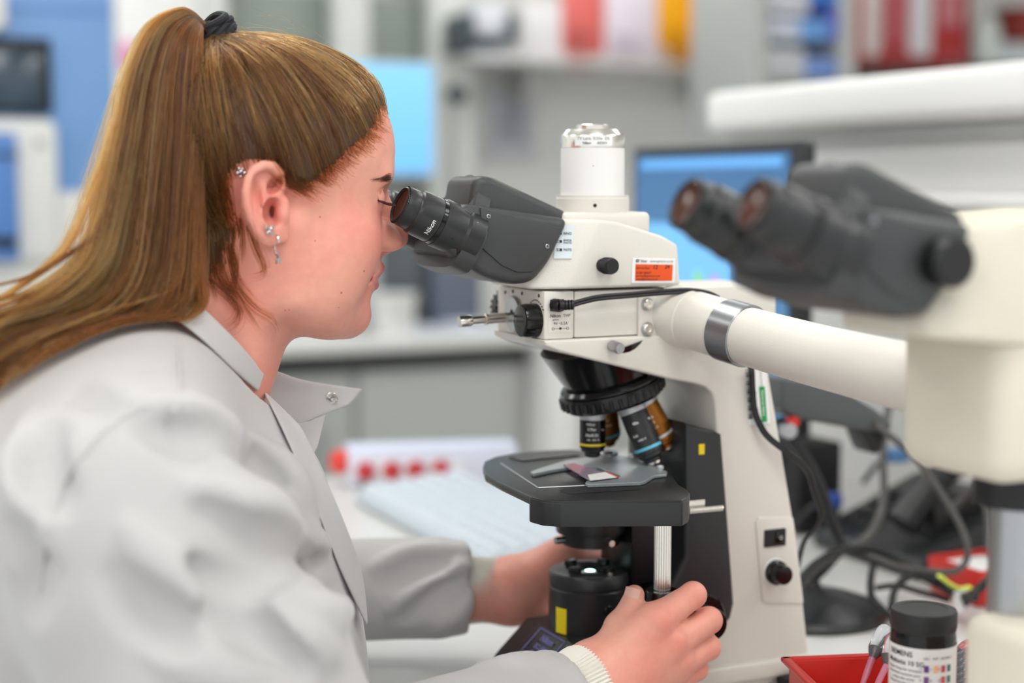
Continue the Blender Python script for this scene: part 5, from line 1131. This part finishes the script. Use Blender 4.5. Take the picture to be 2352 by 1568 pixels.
ridges = [([(296, 1210), (346, 1262), (432, 1332), (525, 1366), (617, 1356), (690, 1320)], .020, .010), ([(432, 1112), (525, 1156), (617, 1176), (680, 1170)], .018, .008),
          ([(593, 1193), (679, 1236), (741, 1250)], .016, .008), ([(540, 1390), (648, 1464), (772, 1500)], .018, .009), ([(300, 930), (380, 950), (470, 950), (560, 985)], .016, .006),
          ([(590, 1010), (640, 1060), (690, 1130), (720, 1190)], .013, .006), ([(60, 960), (50, 1060), (80, 1160)], .020, .007), ([(200, 1010), (140, 1130), (95, 1350)], .010, .004),
          ([(330, 1440), (450, 1510), (560, 1560)], .020, .007), ([(640, 1390), (740, 1410), (800, 1400)], .014, .007), ([(860, 1300), (940, 1270), (1040, 1262), (1110, 1268)], .012, .006),
          ([(900, 1400), (990, 1330), (1060, 1300)], .012, .006), ([(1000, 1440), (1060, 1400), (1090, 1350)], .010, .005), ([(1000, 1540), (1150, 1518), (1260, 1508)], .010, .004)]
valleys = [([(430, 1300), (520, 1326), (617, 1312), (690, 1280)], .014, .008), ([(345, 985), (432, 1003), (506, 997)], .014, .007), ([(520, 1012), (586, 1057), (636, 1112)], .012, .007),
           ([(105, 970), (93, 1063), (142, 1150)], .018, .008), ([(170, 900), (240, 935)], .016, .006), ([(470, 1180), (560, 1240), (650, 1262), (720, 1290)], .016, .007), ([(20, 1220), (70, 1320), (60, 1400)], .018, .007),
           ([(500, 1400), (580, 1450), (690, 1530)], .014, .007), ([(880, 1340), (960, 1305), (1020, 1295)], .010, .004), ([(930, 1420), (1010, 1370), (1070, 1330)], .010, .0035), ([(260, 1330), (330, 1400), (420, 1460)], .016, .006)]
FOLD = []
for lst, sg in ((ridges, 1), (valleys, -1)):
    for pts, r, dep in lst:
        pts2 = [(float(a), float(b)) for a, b in catmull(pts, 4)]
        P3, ok = march(coat0, pts2, .5, 1.6); P3 = P3[ok]
        if len(P3) < 2: continue
        N = grad(coat0, P3, .002); N /= np.linalg.norm(N, axis=1, keepdims=True)
        C_ = P3 + N*((dep-r) if sg > 0 else (r-dep)); rr = [r*(.35+.65*math.sin(math.pi*(i+.6)/(len(C_)+.2))) for i in range(len(C_))]
        rr = np.array(rr); C_ = P3 + N*((dep-rr) if sg > 0 else (rr-dep))[:, None]*1.
        de_ = dep*1.45*np.clip(rr/r, .2, 1)**1.4
        C_ = P3 + N*((de_-rr) if sg > 0 else (rr-de_))[:, None]
        FOLD.append((sg, C_, rr, C_.min(0)-.05, C_.max(0)+.05))
CUFFR = (np.array([-.072, -.104, .040]), (RW - np.array([-.072, -.104, .040])))
def coat_sdf(p):
    f = coat0(p)
    for sg, C_, rr, lo, hi in FOLD:
        m = ((p > lo) & (p < hi)).all(1)
        if not m.any(): continue
        g = chain(p[m], C_, rr)
        f[m] = smin(f[m], g, .0065) if sg > 0 else smax(f[m], -g, .008)
    n = np.sin(p[:, 0]*38 + 3*np.sin(p[:, 2]*17))*np.sin(p[:, 2]*31+p[:, 1]*23)*.0022
    f = f + n
    # neck opening
    f = smax(f, -chain(p, [tuple(HO + np.array([-.052, 0, -.06])), (-.300, 0, .285), (-.285, 0, .235)], [.062, .060, .030]), .006)
    f = smax(f, -cone(p, (-.262, .012, .262), (-.205, .010, .195), .028, .012), .008)
    return f
CV, CQ = surface_nets(coat_sdf, (-.66, -.32, -.46), (-.045, .32, .345), .0040, refine=1)
M_coat = mat('white_polycotton', (186, 184, 183), .8, var=.012, sheen=.25, bump=.06, bscale=2500)
me = np_mesh('lab_coat', CV, CQ, person['_o']); coat = bpy.data.objects.new('lab_coat', me); COL.objects.link(coat); coat.parent = person; me.materials.append(M_coat); coat['_o'] = list(person['_o'])
coat['label'] = 'white long-sleeved lab coat with knitted cuffs'
def strip(name, A, B, th, m, parent, n=6, bulge=None):
    """A cloth strip between two edges with thickness."""
    A, B = catmull(A, n), catmull(B, n); V = []; rows = 5
    for a, b in zip(A, B):
        for r in range(rows): V.append(a + (b-a)*(r/(rows-1)))
    Fc = [(i*rows+r, i*rows+r+1, (i+1)*rows+r+1, (i+1)*rows+r) for i in range(len(A)-1) for r in range(rows-1)]
    ob = MB().add(V, Fc).build(name, m, parent, 60); md = ob.modifiers.new('cloth', 'SOLIDIFY'); md.thickness = th; md.offset = 0
    sd = ob.modifiers.new('soft', 'SUBSURF'); sd.levels = 1; sd.render_levels = 1
    return ob
# standing collar: near side, round the back, and the far flap with its snap
topE = [px3(606, 858, -.040), px3(560, 800, -.058), px3(500, 738, -.066), px3(440, 684, -.064), px3(380, 650, -.045), px3(330, 640, .0), px3(360, 650, .050), px3(450, 700, .062), px3(540, 790, .050), px3(588, 832, .042)]
botE = [px3(592, 900, -.046), px3(536, 850, -.070), px3(474, 790, -.080), px3(408, 736, -.078), px3(340, 700, -.060), px3(285, 690, .0), px3(330, 700, .060), px3(420, 760, .075), px3(520, 850, .062), px3(600, 905, .050)]
strip('collar', topE, botE, .0022, M_coat, coat)
fa = [px3(580, 826, .042), px3(640, 852, .044), px3(700, 872, .046), px3(770, 884, .048), px3(835, 893, .050)]
fb = [px3(600, 925, .022), px3(650, 962, .016), px3(690, 975, .014), px3(730, 958, .018), px3(800, 932, .032)]
fl = strip('collar_flap', fa, fb, .0022, M_coat, coat)
fc = [px3(590, 900, .030), px3(650, 960, .016), px3(700, 968, .014), px3(742, 952, .019), px3(748, 948, .020)]
fd_ = [px3(640, 1010, .004), px3(690, 1060, .0), px3(715, 1050, .0), px3(722, 1040, .002), px3(728, 1030, .004)]
strip('front_facing', fc, fd_, .002, M_coat, coat)
sn = px3(762, 915, .0330); sd_ = np.array([-.30, -.8, .45])
s_ = MB().lathe([(.0044, 0), (.0046, .0008), (.0040, .0016), (.0032, .0010), (.0030, .0006)], sn, sd_, 28, cap=False).build('snap_fastener', M_chrome, coat)
MB().lathe([(.0028, .0006), (.0020, .0012), (.0012, .0008), (0, .0010)], sn, sd_, 20, cap=False).build('snap_centre', M_alu, s_)
# front edges of the coat
def on_coat(pts, lift, coat_sdf=coat_sdf):
    P3, ok = march(coat_sdf, [(float(a), float(b)) for a, b in catmull(pts, 3)], .5, 1.6); N = grad(coat_sdf, P3, .003); N /= np.linalg.norm(N, axis=1, keepdims=True)
    return [p_ + n_*lift for p_, n_, o_ in zip(P3, N, ok) if o_]
e1 = on_coat([(612, 880), (660, 960), (710, 1060), (762, 1180), (806, 1290), (826, 1400), (826, 1540)], .0060, coat0)
e2 = on_coat([(592, 900), (636, 985), (680, 1085), (728, 1200), (770, 1305), (795, 1410), (798, 1540)], .0035, coat0)
k_ = min(len(e1), len(e2))
if k_ > 4: strip('placket', e1[:k_:3], e2[:k_:3], .002, M_coat, coat, 3)
for nm_, pts_ in (('sleeve_seam', [(330, 935), (262, 975), (205, 1025), (160, 1090), (128, 1165), (106, 1250), (93, 1365)]), ('yoke_seam', [(400, 770), (412, 850), (405, 930), (372, 985)])):
    sp_ = on_coat(pts_, .0002)
    if len(sp_) > 5: MB().tube(sp_[::2], .0011, 6, 3).build(nm_, M_coat, coat)
# knitted cuffs
M_knit = mat('ribbed_knit', (230, 226, 216), .85, var=.02)
def cuff(a, b, ra, rb, nr):
    a, b = np.array(a), np.array(b); L_ = np.linalg.norm(b-a); u, v, w = frame(b-a); V = []; n = nr*4; rows = 7
    for j in range(rows):
        t = j/(rows-1)
        for i in range(n):
            an_ = 2*math.pi*i/n; r = (ra+(rb-ra)*t)*(1 - .10*math.sin(math.pi*t)**2) + .00075*math.sin(an_*nr); r -= .003*(j in (0, rows-1)); V.append(a + w*(L_*t) + (u*math.cos(an_) + v*math.sin(an_))*r)
    for j, (r0, t) in enumerate(((rb-.006, 1.),)):
        for i in range(n): an_ = 2*math.pi*i/n; V.append(a + w*(L_*.8) + (u*math.cos(an_)+v*math.sin(an_))*r0)
    return MB().add(V, [(j*n+i, j*n+(i+1) % n, (j+1)*n+(i+1) % n, (j+1)*n+i) for j in range(rows) for i in range(n)]).build('cuff', M_knit, coat, 80)
cuff((-.100, -.113, .036), RW + np.array([-.004, -.001, .000]), .031, .0290, 64)
cuff((-.078, .110, .0645), LW + np.array([.004, -.001, .000]), .031, .0275, 60)
# --- hair: a cap that follows the skull, strands drawn back to the tie, and the ponytail
def skull_mm(P):
    p = P.copy(); p[:, 1] = -np.abs(p[:, 1])
    f = ell(p, (-30, 0, 28), (91, 72.5, 70)); f = smin(f, ell(p, (11, 0, 24), (46.5, 55, 54)), 16); f = smin(f, ell(p, (4, 0, -34), (47, 57, 60)), 20)
    f = smin(f, cone(p, (-30, -50, -28), (-26, -45, -72), 16, 17), 10)
    return smin(f, chain(p, [(-52, 0, -42), (-64, 0, -92), (-88, 0, -150)], [50, 50, 53]), 15)
def mmL(q): return HO + np.asarray(q)/1000.
def Lmm(p): return (np.asarray(p)-HO)*1000.
hl_px = [(883, 222), (878, 262), (866, 300), (842, 330), (815, 352), (788, 376), (762, 400), (738, 420), (708, 436), (672, 438), (652, 412), (630, 388), (602, 380), (572, 390), (562, 414), (560, 450), (564, 505), (556, 545), (530, 592), (495, 645), (465, 695)]
hp3, _ = march(headL, hl_px, .6, 1.5); hmm = Lmm(hp3)
HP = [(hmm[0][0]+6, hmm[0][2]+2)] + [(q[0], q[2]) for q in hmm] + [(-135, -85), (-150, 60), (-90, 140), (0, 140), (60, 100)]
def inpoly(x, z):
    c = np.zeros(len(x), bool); n = len(HP); dmin = np.full(len(x), 1e9)
    for i in range(n):
        (x1, z1), (x2, z2) = HP[i], HP[(i+1) % n]
        m = ((z1 > z) != (z2 > z)); c ^= m & (x < (x2-x1)*(z-z1)/(z2-z1+1e-12)+x1)
        if i < len(hmm)+1:
            dx, dz = x2-x1, z2-z1; t = np.clip(((x-x1)*dx+(z-z1)*dz)/(dx*dx+dz*dz+1e-9), 0, 1); dmin = np.minimum(dmin, np.hypot(x-x1-t*dx, z-z1-t*dz))
    return c, dmin
skullL = lambda P: skull_mm(Lmm(P))/1000.
# hair cap
SV, SQ = surface_nets(skullL, HO+np.array([-.14, -.085, -.10]), HO+np.array([.075, .085, .11]), .003, refine=1)
q = Lmm(SV); ins, dm = inpoly(q[:, 0], q[:, 2]); N = grad(skullL, SV, .001); N /= np.linalg.norm(N, axis=1, keepdims=True)
off = (-.3 + 5.0*np.clip(dm/28., 0, 1)**.7)/1000.
SV2 = SV + N*off[:, None]; fm = (ins & (dm > 4))[SQ].all(1); used = np.unique(SQ[fm]); rm = -np.ones(len(SV), int); rm[used] = np.arange(len(used))
M_cap = mat('hair_base', (74, 50, 30), .6, var=.25, vscale=90)
me = np_mesh('hair', SV2[used], rm[SQ[fm]], person['_o']); hair = bpy.data.objects.new('hair', me); COL.objects.link(hair); hair.parent = person; me.materials.append(M_cap); hair['_o'] = list(person['_o'])
hair['label'] = 'long golden brown hair drawn back into a high ponytail'

def hair_mat(name, c0, c1, c2, rough=.28):
    m = bpy.data.materials.new(name); m.use_nodes = True; nt = m.node_tree; nt.nodes.remove(nt.nodes['Principled BSDF']); out = nt.nodes['Material Output']
    h = nt.nodes.new('ShaderNodeBsdfHairPrincipled'); h.model = 'CHIANG'; h.parametrization = 'COLOR'
    hi = nt.nodes.new('ShaderNodeAttribute'); hi.attribute_name = 'tone'; cr = nt.nodes.new('ShaderNodeValToRGB'); e = cr.color_ramp.elements
    e[0].position = 0.; e[0].color = lin(c0); e[1].position = 1.; e[1].color = lin(c2); x = e.new(.55); x.color = lin(c1)
    nt.links.new(hi.outputs['Fac'], cr.inputs[0]); nt.links.new(cr.outputs[0], h.inputs['Color'])
    h.inputs['Roughness'].default_value = rough; h.inputs['Radial Roughness'].default_value = .45; h.inputs['Coat'].default_value = .0; h.inputs['IOR'].default_value = 1.38
    nt.links.new(h.outputs[0], out.inputs[0]); MATS[name] = m; return m
M_hair1 = hair_mat('scalp_hair', (30, 15, 5), (84, 47, 18), (182, 118, 56))
M_hair2 = hair_mat('ponytail_hair', (22, 8, 1), (112, 56, 15), (218, 144, 76))
M_hair3 = hair_mat('dark_hair', (12, 7, 5), (22, 13, 9), (60, 38, 24))
def strands(name, C, R, m, parent, tone):
    """C: list of (k,3) arrays in L; R: list of root radii. One curves object."""
    cu = bpy.data.hair_curves.new(name); cu.add_curves([len(c) for c in C])
    P = np.concatenate(C) - np.array(parent['_o']); cu.points.foreach_set('position', P.astype(np.float32).ravel())
    rad = np.concatenate([r*np.concatenate([np.ones(max(len(c)-4, 0)), np.linspace(1, .35, min(4, len(c)))])[:len(c)] for c, r in zip(C, R)]); cu.points.foreach_set('radius', rad.astype(np.float32))
    at_ = cu.attributes.new('tone', 'FLOAT', 'CURVE'); at_.data.foreach_set('value', np.array(tone, np.float32))
    ob = bpy.data.objects.new(name, cu); COL.objects.link(ob); ob.parent = parent; cu.materials.append(m); ob['kind'] = 'stuff'; ob['_o'] = list(parent['_o'])
    return ob
TIE = Lmm(S(488, 78, 0)); TIE[1] = 0
# scalp strands
q = Lmm(SV); ok = np.where(ins & (dm > .0) & (q[:, 2] > -78))[0]
w_ = 1.0 + 2.2*np.exp(-dm[ok]/9.) + 1.2*(q[ok, 1] < 0); w_ *= (q[ok, 1] < 30); w_ /= w_.sum()
NS = 7000; pick = RNG.choice(ok, NS, p=w_); root = q[pick] + RNG.normal(0, 1.6, (NS, 3)); K = 16
cl = RNG.normal(0, 1, (NS, 3)); grp = (np.floor(root[:, 2]/7.)*37 + np.floor(np.arctan2(root[:, 0]+30, root[:, 2])*9)).astype(int)
t = np.linspace(0, 1, K)
aim = TIE + np.stack([RNG.normal(0, 3.5, NS), RNG.normal(0, 7, NS) + np.clip(root[:, 1]*.06, -6, 6), RNG.normal(0, 3, NS)], 1)
path = root[:, None, :]*(1-t)[None, :, None] + aim[:, None, :]*t[None, :, None]
side = np.cross(aim-root, root-np.array([-30, 0, 20])); side /= np.linalg.norm(side, axis=1, keepdims=True)+1e-9
sag = (RNG.normal(0, 1.2, NS) + 2.2*np.sin(grp*1.7))[:, None, None]*np.sin(math.pi*t)[None, :, None]
path = path + side[:, None, :]*sag
# hairline strands sweep down a touch before they are drawn back
path[:, :, 2] -= (np.sin(math.pi*t)**1.0)[None, :]*np.clip((root[:, 0]+10)/60, 0, 1)[:, None]*9.
layer = RNG.random(NS)**1.5
lift = .4 + (2.6 + 4.2*layer)[:, None]*np.clip(t*5, 0, 1)[None, :] + 3.5*np.clip((t-.72)/.28, 0, 1)[None, :]
lift += (1.1*np.sin(grp*2.3))[:, None]*np.sin(math.pi*t)[None, :]
pp_ = path.reshape(-1, 3)
for _ in range(3):
    d = skull_mm(pp_) - lift.reshape(-1); g = grad(skull_mm, pp_, .5); pp_ = pp_ - g*(d/(np.sum(g*g, 1)+1e-9))[:, None]
path = pp_.reshape(NS, K, 3)
C1 = [mmL(path[i]) for i in range(NS)]; R1 = [.00013 + .00012*RNG.random() for _ in range(NS)]
# fly-aways over the crown
for i in range(130):
    j = RNG.choice(ok[q[ok, 2] > 30]); r0 = q[j]; d0 = (TIE-r0)*RNG.uniform(.3, .8) + RNG.normal(0, 10, 3); k = 10; tt = np.linspace(0, 1, k)[:, None]
    n0 = N[j]; c = r0 + n0*5 + d0*tt + n0*(RNG.uniform(4, 13)*np.sin(tt*math.pi*RNG.uniform(.6, 1.)))
    C1.append(mmL(c)); R1.append(.00006)
# wisps at the nape and over the neck
_gx, _gy = np.arange(430, 925, 5.), np.arange(195, 830, 5.); _G = np.stack(np.meshgrid(_gx, _gy, indexing='ij'), -1).reshape(-1, 2)
_GP, _GK = march(headL, _G, .80, 1.45, 42, .95); _GN = grad(headL, _GP, .001); _GN /= np.linalg.norm(_GN, axis=1, keepdims=True)+1e-9
_GP, _GN, _GK = _GP.reshape(len(_gx), len(_gy), 3), _GN.reshape(len(_gx), len(_gy), 3), _GK.reshape(len(_gx), len(_gy))
def on_skin(pts, lift=.002):
    """Drop a pixel polyline onto the skin (looked up in a marched grid)."""
    Q = np.array(catmull(pts, 4)); fx, fy = (Q[:, 0]-430)/5, (Q[:, 1]-195)/5; i, j = fx.astype(int), fy.astype(int)
    o_ = (i >= 0) & (j >= 0) & (i < len(_gx)-1) & (j < len(_gy)-1); i, j = np.clip(i, 0, len(_gx)-2), np.clip(j, 0, len(_gy)-2); a, b = (fx-i)[:, None], (fy-j)[:, None]
    o_ &= _GK[i, j] & _GK[i+1, j] & _GK[i, j+1] & _GK[i+1, j+1]
    f_ = lambda A: A[i, j]*(1-a)*(1-b) + A[i+1, j]*a*(1-b) + A[i, j+1]*(1-a)*b + A[i+1, j+1]*a*b
    P3 = f_(_GP) + f_(_GN)*lift; return P3[o_] if o_.sum() > 3 else None
wisps = [[(571, 517), (587, 562), (607, 615), (600, 629), (576, 633)], [(522, 562), (542, 642), (583, 700), (622, 727), (630, 757)], [(480, 640), (530, 682), (552, 714), (533, 748), (490, 762)],
         [(500, 560), (515, 620), (540, 690), (560, 730)], [(470, 580), (490, 650), (500, 700)], [(540, 520), (535, 580), (550, 640), (590, 690)], [(515, 540), (505, 600), (520, 660), (570, 700)], [(552, 500), (560, 560), (556, 610)],
         [(470, 560), (462, 620), (470, 680)], [(455, 560), (452, 630), (455, 690)], [(530, 560), (545, 610), (535, 660), (515, 700)], [(490, 600), (510, 650), (545, 670), (575, 720), (600, 760)]]
for wpts in wisps:
    for i in range(26):
        j = RNG.normal(0, 7, 2); sp = RNG.uniform(.6, 1.0); L_ = on_skin([(a+j[0]*(.4+.6*n/len(wpts)), b+j[1]) for n, (a, b) in enumerate(wpts)], RNG.uniform(.001, .004))
        if L_ is not None: C1.append(L_[:max(5, int(len(L_)*sp))]); R1.append(.00009)
# sideburn and temple wisps
for i in range(520):
    a = RNG.choice([0, 1, 2, 3, 4, 5, 6, 7, 8]); x0, y0 = hl_px[a+0]; x1, y1 = hl_px[a+1]; u_ = RNG.random(); gg_ = abs(RNG.normal(0, 1)); x, y = x0+(x1-x0)*u_+gg_*9+RNG.normal(0, 5), y0+(y1-y0)*u_+gg_*9+RNG.normal(0, 5)
    L_ = on_skin([(x, y), (x-14, y-10+RNG.normal(0, 3)), (x-34, y-22+RNG.normal(0, 5)), (x-62, y-42+RNG.normal(0, 6))], RNG.uniform(.0006, .0022))
    if L_ is not None: C1.append(L_); R1.append(.00008)
for dx in (0, 8, 16, 26, 40):
    for i in range(16):
        j = RNG.normal(0, 4, 2); L_ = on_skin([(676+dx+j[0], 432+j[1]-dx*.15), (668+dx*.8+j[0], 424+j[1]), (650+dx*.8+j[0], 396+j[1]), (628+dx*.8+j[0], 370+j[1])], .002)
        if L_ is not None: C1.append(L_); R1.append(.0001)
T1 = list(np.clip(.5 + .28*np.sin(grp*3.1) + RNG.normal(0, .2, NS) + .15*(layer-.5), 0, 1)) + list(RNG.uniform(.2, .55, len(C1)-NS))
hs_ = strands('hair_strands', C1, R1, M_hair1, hair, T1)
# ponytail: rows of pixel anchors from the tie down, left edge and right edge, with depth
rows = [((480, 62), (480, 86), 0, .010), ((425, 20), (464, 60), -.004, .016), ((345, 58), (455, 100), -.010, .024), ((292, 165), (452, 190), -.018, .028), ((260, 310), (453, 310), -.030, .030), ((234, 430), (451, 430), -.040, .030),
        ((213, 520), (447, 540), -.050, .028), ((186, 592), (441, 640), -.060, .026), ((122, 658), (430, 702), -.068, .022), ((40, 706), (385, 738), -.072, .018), ((-60, 735), (250, 778), -.080, .014), ((-130, 790), (120, 835), -.090, .012), ((-200, 860), (20, 905), -.10, .010)]
RNG = np.random.default_rng(21); NT = 6500; NC = 64; NR = len(rows); cs_ = RNG.permutation(np.linspace(.0, 1., NC)); cy = RNG.uniform(-1, 1, NC); cph = RNG.uniform(0, 6.28, NC); cj = RNG.normal(0, 1, (NC, 2)); ctone = RNG.permutation(np.linspace(.08, 1.0, NC)); csz = RNG.uniform(.3, 1.4, NC)
cend = np.clip(RNG.normal(.88, .12, NC), .56, 1.)
cat_id = np.array([[float(x) for x in r] for r in catmull(list(np.eye(NR)), 3)])           # interpolation weights
def Sv(px, py, Y):
    d = FW + RT*((px-1176)/FPX)[..., None] + UP*((784-py)/FPX)[..., None]; d = np.stack([d[..., 0]*CT + d[..., 1]*ST, -d[..., 0]*ST + d[..., 1]*CT, d[..., 2]], -1)
    return CL + d*((Y-CL[1])/d[..., 1])[..., None]
c = RNG.choice(NC, NT, p=csz/csz.sum()); loose = RNG.random(NT) < .18
s0 = cs_[c] + RNG.normal(0, .07, NT); yy = np.clip(cy[c] + RNG.normal(0, .4, NT), -1.1, 1.1); amp = RNG.normal(0, 1, NT)
tr = np.linspace(0, 1, NR)[None]; clm = np.clip((tr-.18)/.5, 0, 1)*np.where(loose, .35, 1.)[:, None]
ss = s0[:, None] + (cs_[c]-s0)[:, None]*(.66+.26*tr)*clm; ss = .5 + .53*np.tanh((ss-.5)*1.75)/math.tanh(.875)*.97
ra = np.array([r[0] for r in rows], float); rb = np.array([r[1] for r in rows], float); rY = np.array([r[2] for r in rows]); rT = np.array([r[3] for r in rows])
PX = ra[:, 0][None] + (rb-ra)[:, 0][None]*ss + clm**1.5*cj[c, 0][:, None]*34 + 10*clm*np.sin(cph[c][:, None]+tr*8) + 4.5*amp[:, None]*tr + 3.5*np.sin(RNG.uniform(0, 6.28, NT)[:, None] + tr*RNG.uniform(5, 14, NT)[:, None])*np.clip(tr*3, 0, 1)
PY = ra[:, 1][None] + (rb-ra)[:, 1][None]*ss + clm**1.5*cj[c, 1][:, None]*28
PP = np.einsum('mr,nrk->nmk', cat_id, Sv(PX, PY, rY[None] + rT[None]*yy[:, None]*(1-.35*clm)))
C2, R2 = [], []; T2 = list(np.clip(ctone[c] + RNG.normal(.02, .12, NT), 0, 1))
for i in range(NT):
    k = max(8, int(PP.shape[1]*min(1., cend[c[i]] + RNG.normal(0, .04)))); C2.append(PP[i, :k]); R2.append(.00013 + .00011*RNG.random())
L_ = np.array([len(c) for c in C2]); A = np.concatenate(C2); d = coat_sdf(A); m = d < .006
if m.any():
    B = A[m]; B = project(coat_sdf, B, .003, 3, .006 + .006*RNG.random(m.sum())); A[m] = B
C2 = np.split(A, np.cumsum(L_)[:-1])
for i in range(60):                                       # loose hairs beside the tail
    s = RNG.uniform(-.25, -.02); pts = []
    for r, (a, b, Y, th) in enumerate(rows[1:10]): pts.append(S(a[0]+(b[0]-a[0])*s*min(1, r/4) + RNG.normal(0, 5), a[1] + RNG.normal(0, 5), Y + th*RNG.uniform(-1, 1)))
    P = np.array(catmull(pts[RNG.integers(0, 3):], 4)); C2.append(P); R2.append(.00006); T2.append(.8)
pt = strands('ponytail', C2, R2, M_hair2, hair, T2); pt['label'] = 'long straight golden brown ponytail'
# hair tie
tc_ = S(492, 76, 0); ax_ = S(462, 48, 0) - S(500, 92, 0); ax_ /= np.linalg.norm(ax_)
k = MB(); u, v, w = frame(ax_)
for j in range(4):
    o_ = tc_ + ax_*(j-1.5)*.0038; k.tube([o_ + (u*math.cos(a)*1. + v*math.sin(a))*(.0135+.0012*math.sin(3*a+j*2)) + ax_*.0016*math.sin(2*a+j) for a in np.linspace(0, 2*math.pi, 25)[:-1]], .0027, 8, 2, closed=True)
k.build('hair_tie', mat('black_elastic', (28, 28, 34), .7, bump=.3, bscale=900), hair)
# eyebrow and lashes
C3, R3 = [], []
for i in range(120):
    u_ = RNG.random()**.5; x = 858 + 40*u_; y = 413 - 5*u_ + RNG.normal(0, 1.5 + 2.6*u_)
    L_ = on_skin([(x, y), (x-5, y-1), (x-10, y+RNG.normal(0, .8)), (x-14, y+1)], .0008)
    if L_ is not None: C3.append(L_); R3.append(.00004 + .00008*u_**4)
ec = np.array([34.2, -31.5, -8]); lid = []
for i in range(90):
    az = math.radians(RNG.uniform(8, 74)); el = math.radians(-13 + 7*(az/1.1)**2 + RNG.normal(0, 1.2)); d0 = np.array([math.cos(el)*math.cos(az), -math.cos(el)*math.sin(az), math.sin(el)])
    p0 = ec + d0*13.1; d1 = d0*np.array([1.0, 1.0, 0]) + np.array([.1, -.15, -.55]); ln = RNG.uniform(4.5, 7.5)
    C3.append(np.array([mmL(p0 + d1*ln*s_ + np.array([0, 0, 1.])*ln*.35*s_*s_) for s_ in np.linspace(0, 1, 6)])); R3.append(.00016)
strands('brow_and_lashes', C3, R3, M_hair3, hair, [.4]*len(C3))
lidp = []
for i in range(14):
    az = math.radians(4 + 76*i/13); el = math.radians(-13 + 7*(az/1.1)**2); lidp.append(mmL(ec + np.array([math.cos(el)*math.cos(az), -math.cos(el)*math.sin(az), math.sin(el)])*13.0))
MB().tube(lidp, [.0003, .0009, .0008, .0003], 6, 2).build('lash_line', mat('lash_line', (18, 11, 10), .5), body)
lidp = []
for i in range(14):
    az = math.radians(2 + 60*i/13); el = math.radians(20 + 3*math.sin(i/13*3.1)); lidp.append(mmL(ec + np.array([math.cos(el)*math.cos(az), -math.cos(el)*math.sin(az), math.sin(el)])*13.0))
# teeth between the lips
MB().bm_add(hull([tuple(mmL(p)) for x, z in ((46.5, -61), (46.5, -65.5)) for p in ((x, 0, z), (x-2.2, -10, z), (x-7, -17, z), (x-12, -17, z), (x-12, 17, z), (x-7, 17, z), (x-2.2, 10, z))], .0006, 2)).build('teeth', mat('teeth', (226, 216, 202), .25), body)
# earrings
M_silver = mat('silver', (225, 225, 228), .15, metal=1.)
def ear_pt(px, py, w=2.5):
    P3, _ = march(headL, [(px, py)], .6, 1.45); return P3[0] + EW*w/1000.
c = ear_pt(617, 529, 1.2); k = MB()
for a, r in ((45, .0032), (135, .0030), (225, .0024), (315, .0026)):
    k.bm_add(hull([c + (EU*math.cos(math.radians(a+da)) + EV*math.sin(math.radians(a+da)))*rr + EW*w for da, rr in ((0, .0004), (-28, r*1.2), (0, r*1.45), (28, r*1.2)) for w in (0, .0010)], .0003, 1))
k.tube([c - EV*.0022, c + EV*.0024], .0004, 6, 0)
k.build('butterfly_stud', M_silver, person)
c = ear_pt(634, 549, 0); k = MB()
k.tube([c + EW*(.003*math.cos(a)+.001) + EV*(.0065*math.sin(a)-.004) for a in np.linspace(.3, 5.6, 16)], .00055, 6, 2)
st_c = c + EW*.0025 - EV*.0135
pts = []
for i in range(10):
    r = .0030 if i % 2 == 0 else .0013; a = math.pi/2 + i*math.pi/5; pts.append(st_c + (EU*math.cos(a)+EV*math.sin(a))*r)
V = [p_ + EW*.0007 for p_ in pts] + [p_ - EW*.0007 for p_ in pts]; k.add(V, [tuple(range(10)), tuple(range(19, 9, -1))] + [(i, (i+1) % 10, 10+(i+1) % 10, 10+i) for i in range(10)])
k.tube([c - EV*.0090 + EW*.002, st_c + EV*.003], .0005, 6, 0)
k.build('star_hoop', M_silver, person)
c = ear_pt(560, 398, 1.); k = MB()
for dx, dz, r in ((0, 0, .0016), (-.0028, .0010, .0016), (-.0052, .0002, .0013), (-.0040, .0030, .0012), (-.0016, .0026, .0011), (-.0030, -.0022, .0012)):
    k.lathe([(0, -r), (r*.7, -r*.7), (r, 0), (r*.7, r*.7), (0, r)], c + EU*dx + EV*dz, (0, -1, 0), 10)
k.build('cartilage_stud', M_silver, person)

# moles on the cheek and neck
M_mole = mat('mole', (176, 104, 84), .55)
for px, py, r in ((655, 712, .0006), (664, 711, .0005), (836, 622, .0008), (784, 672, .0008), (724, 553, .0006), (735, 498, .0006), (778, 706, .0004)):
    P3, ok3 = march(headL, [(px, py)], .8, 1.45, 60, .9); n3 = grad(headL, P3, .001)[0]; n3 /= np.linalg.norm(n3)
    MB().lathe([(r, -.0002), (r*.8, .0003), (0, .0004)], P3[0], n3, 12).build('mole', M_mole, body)
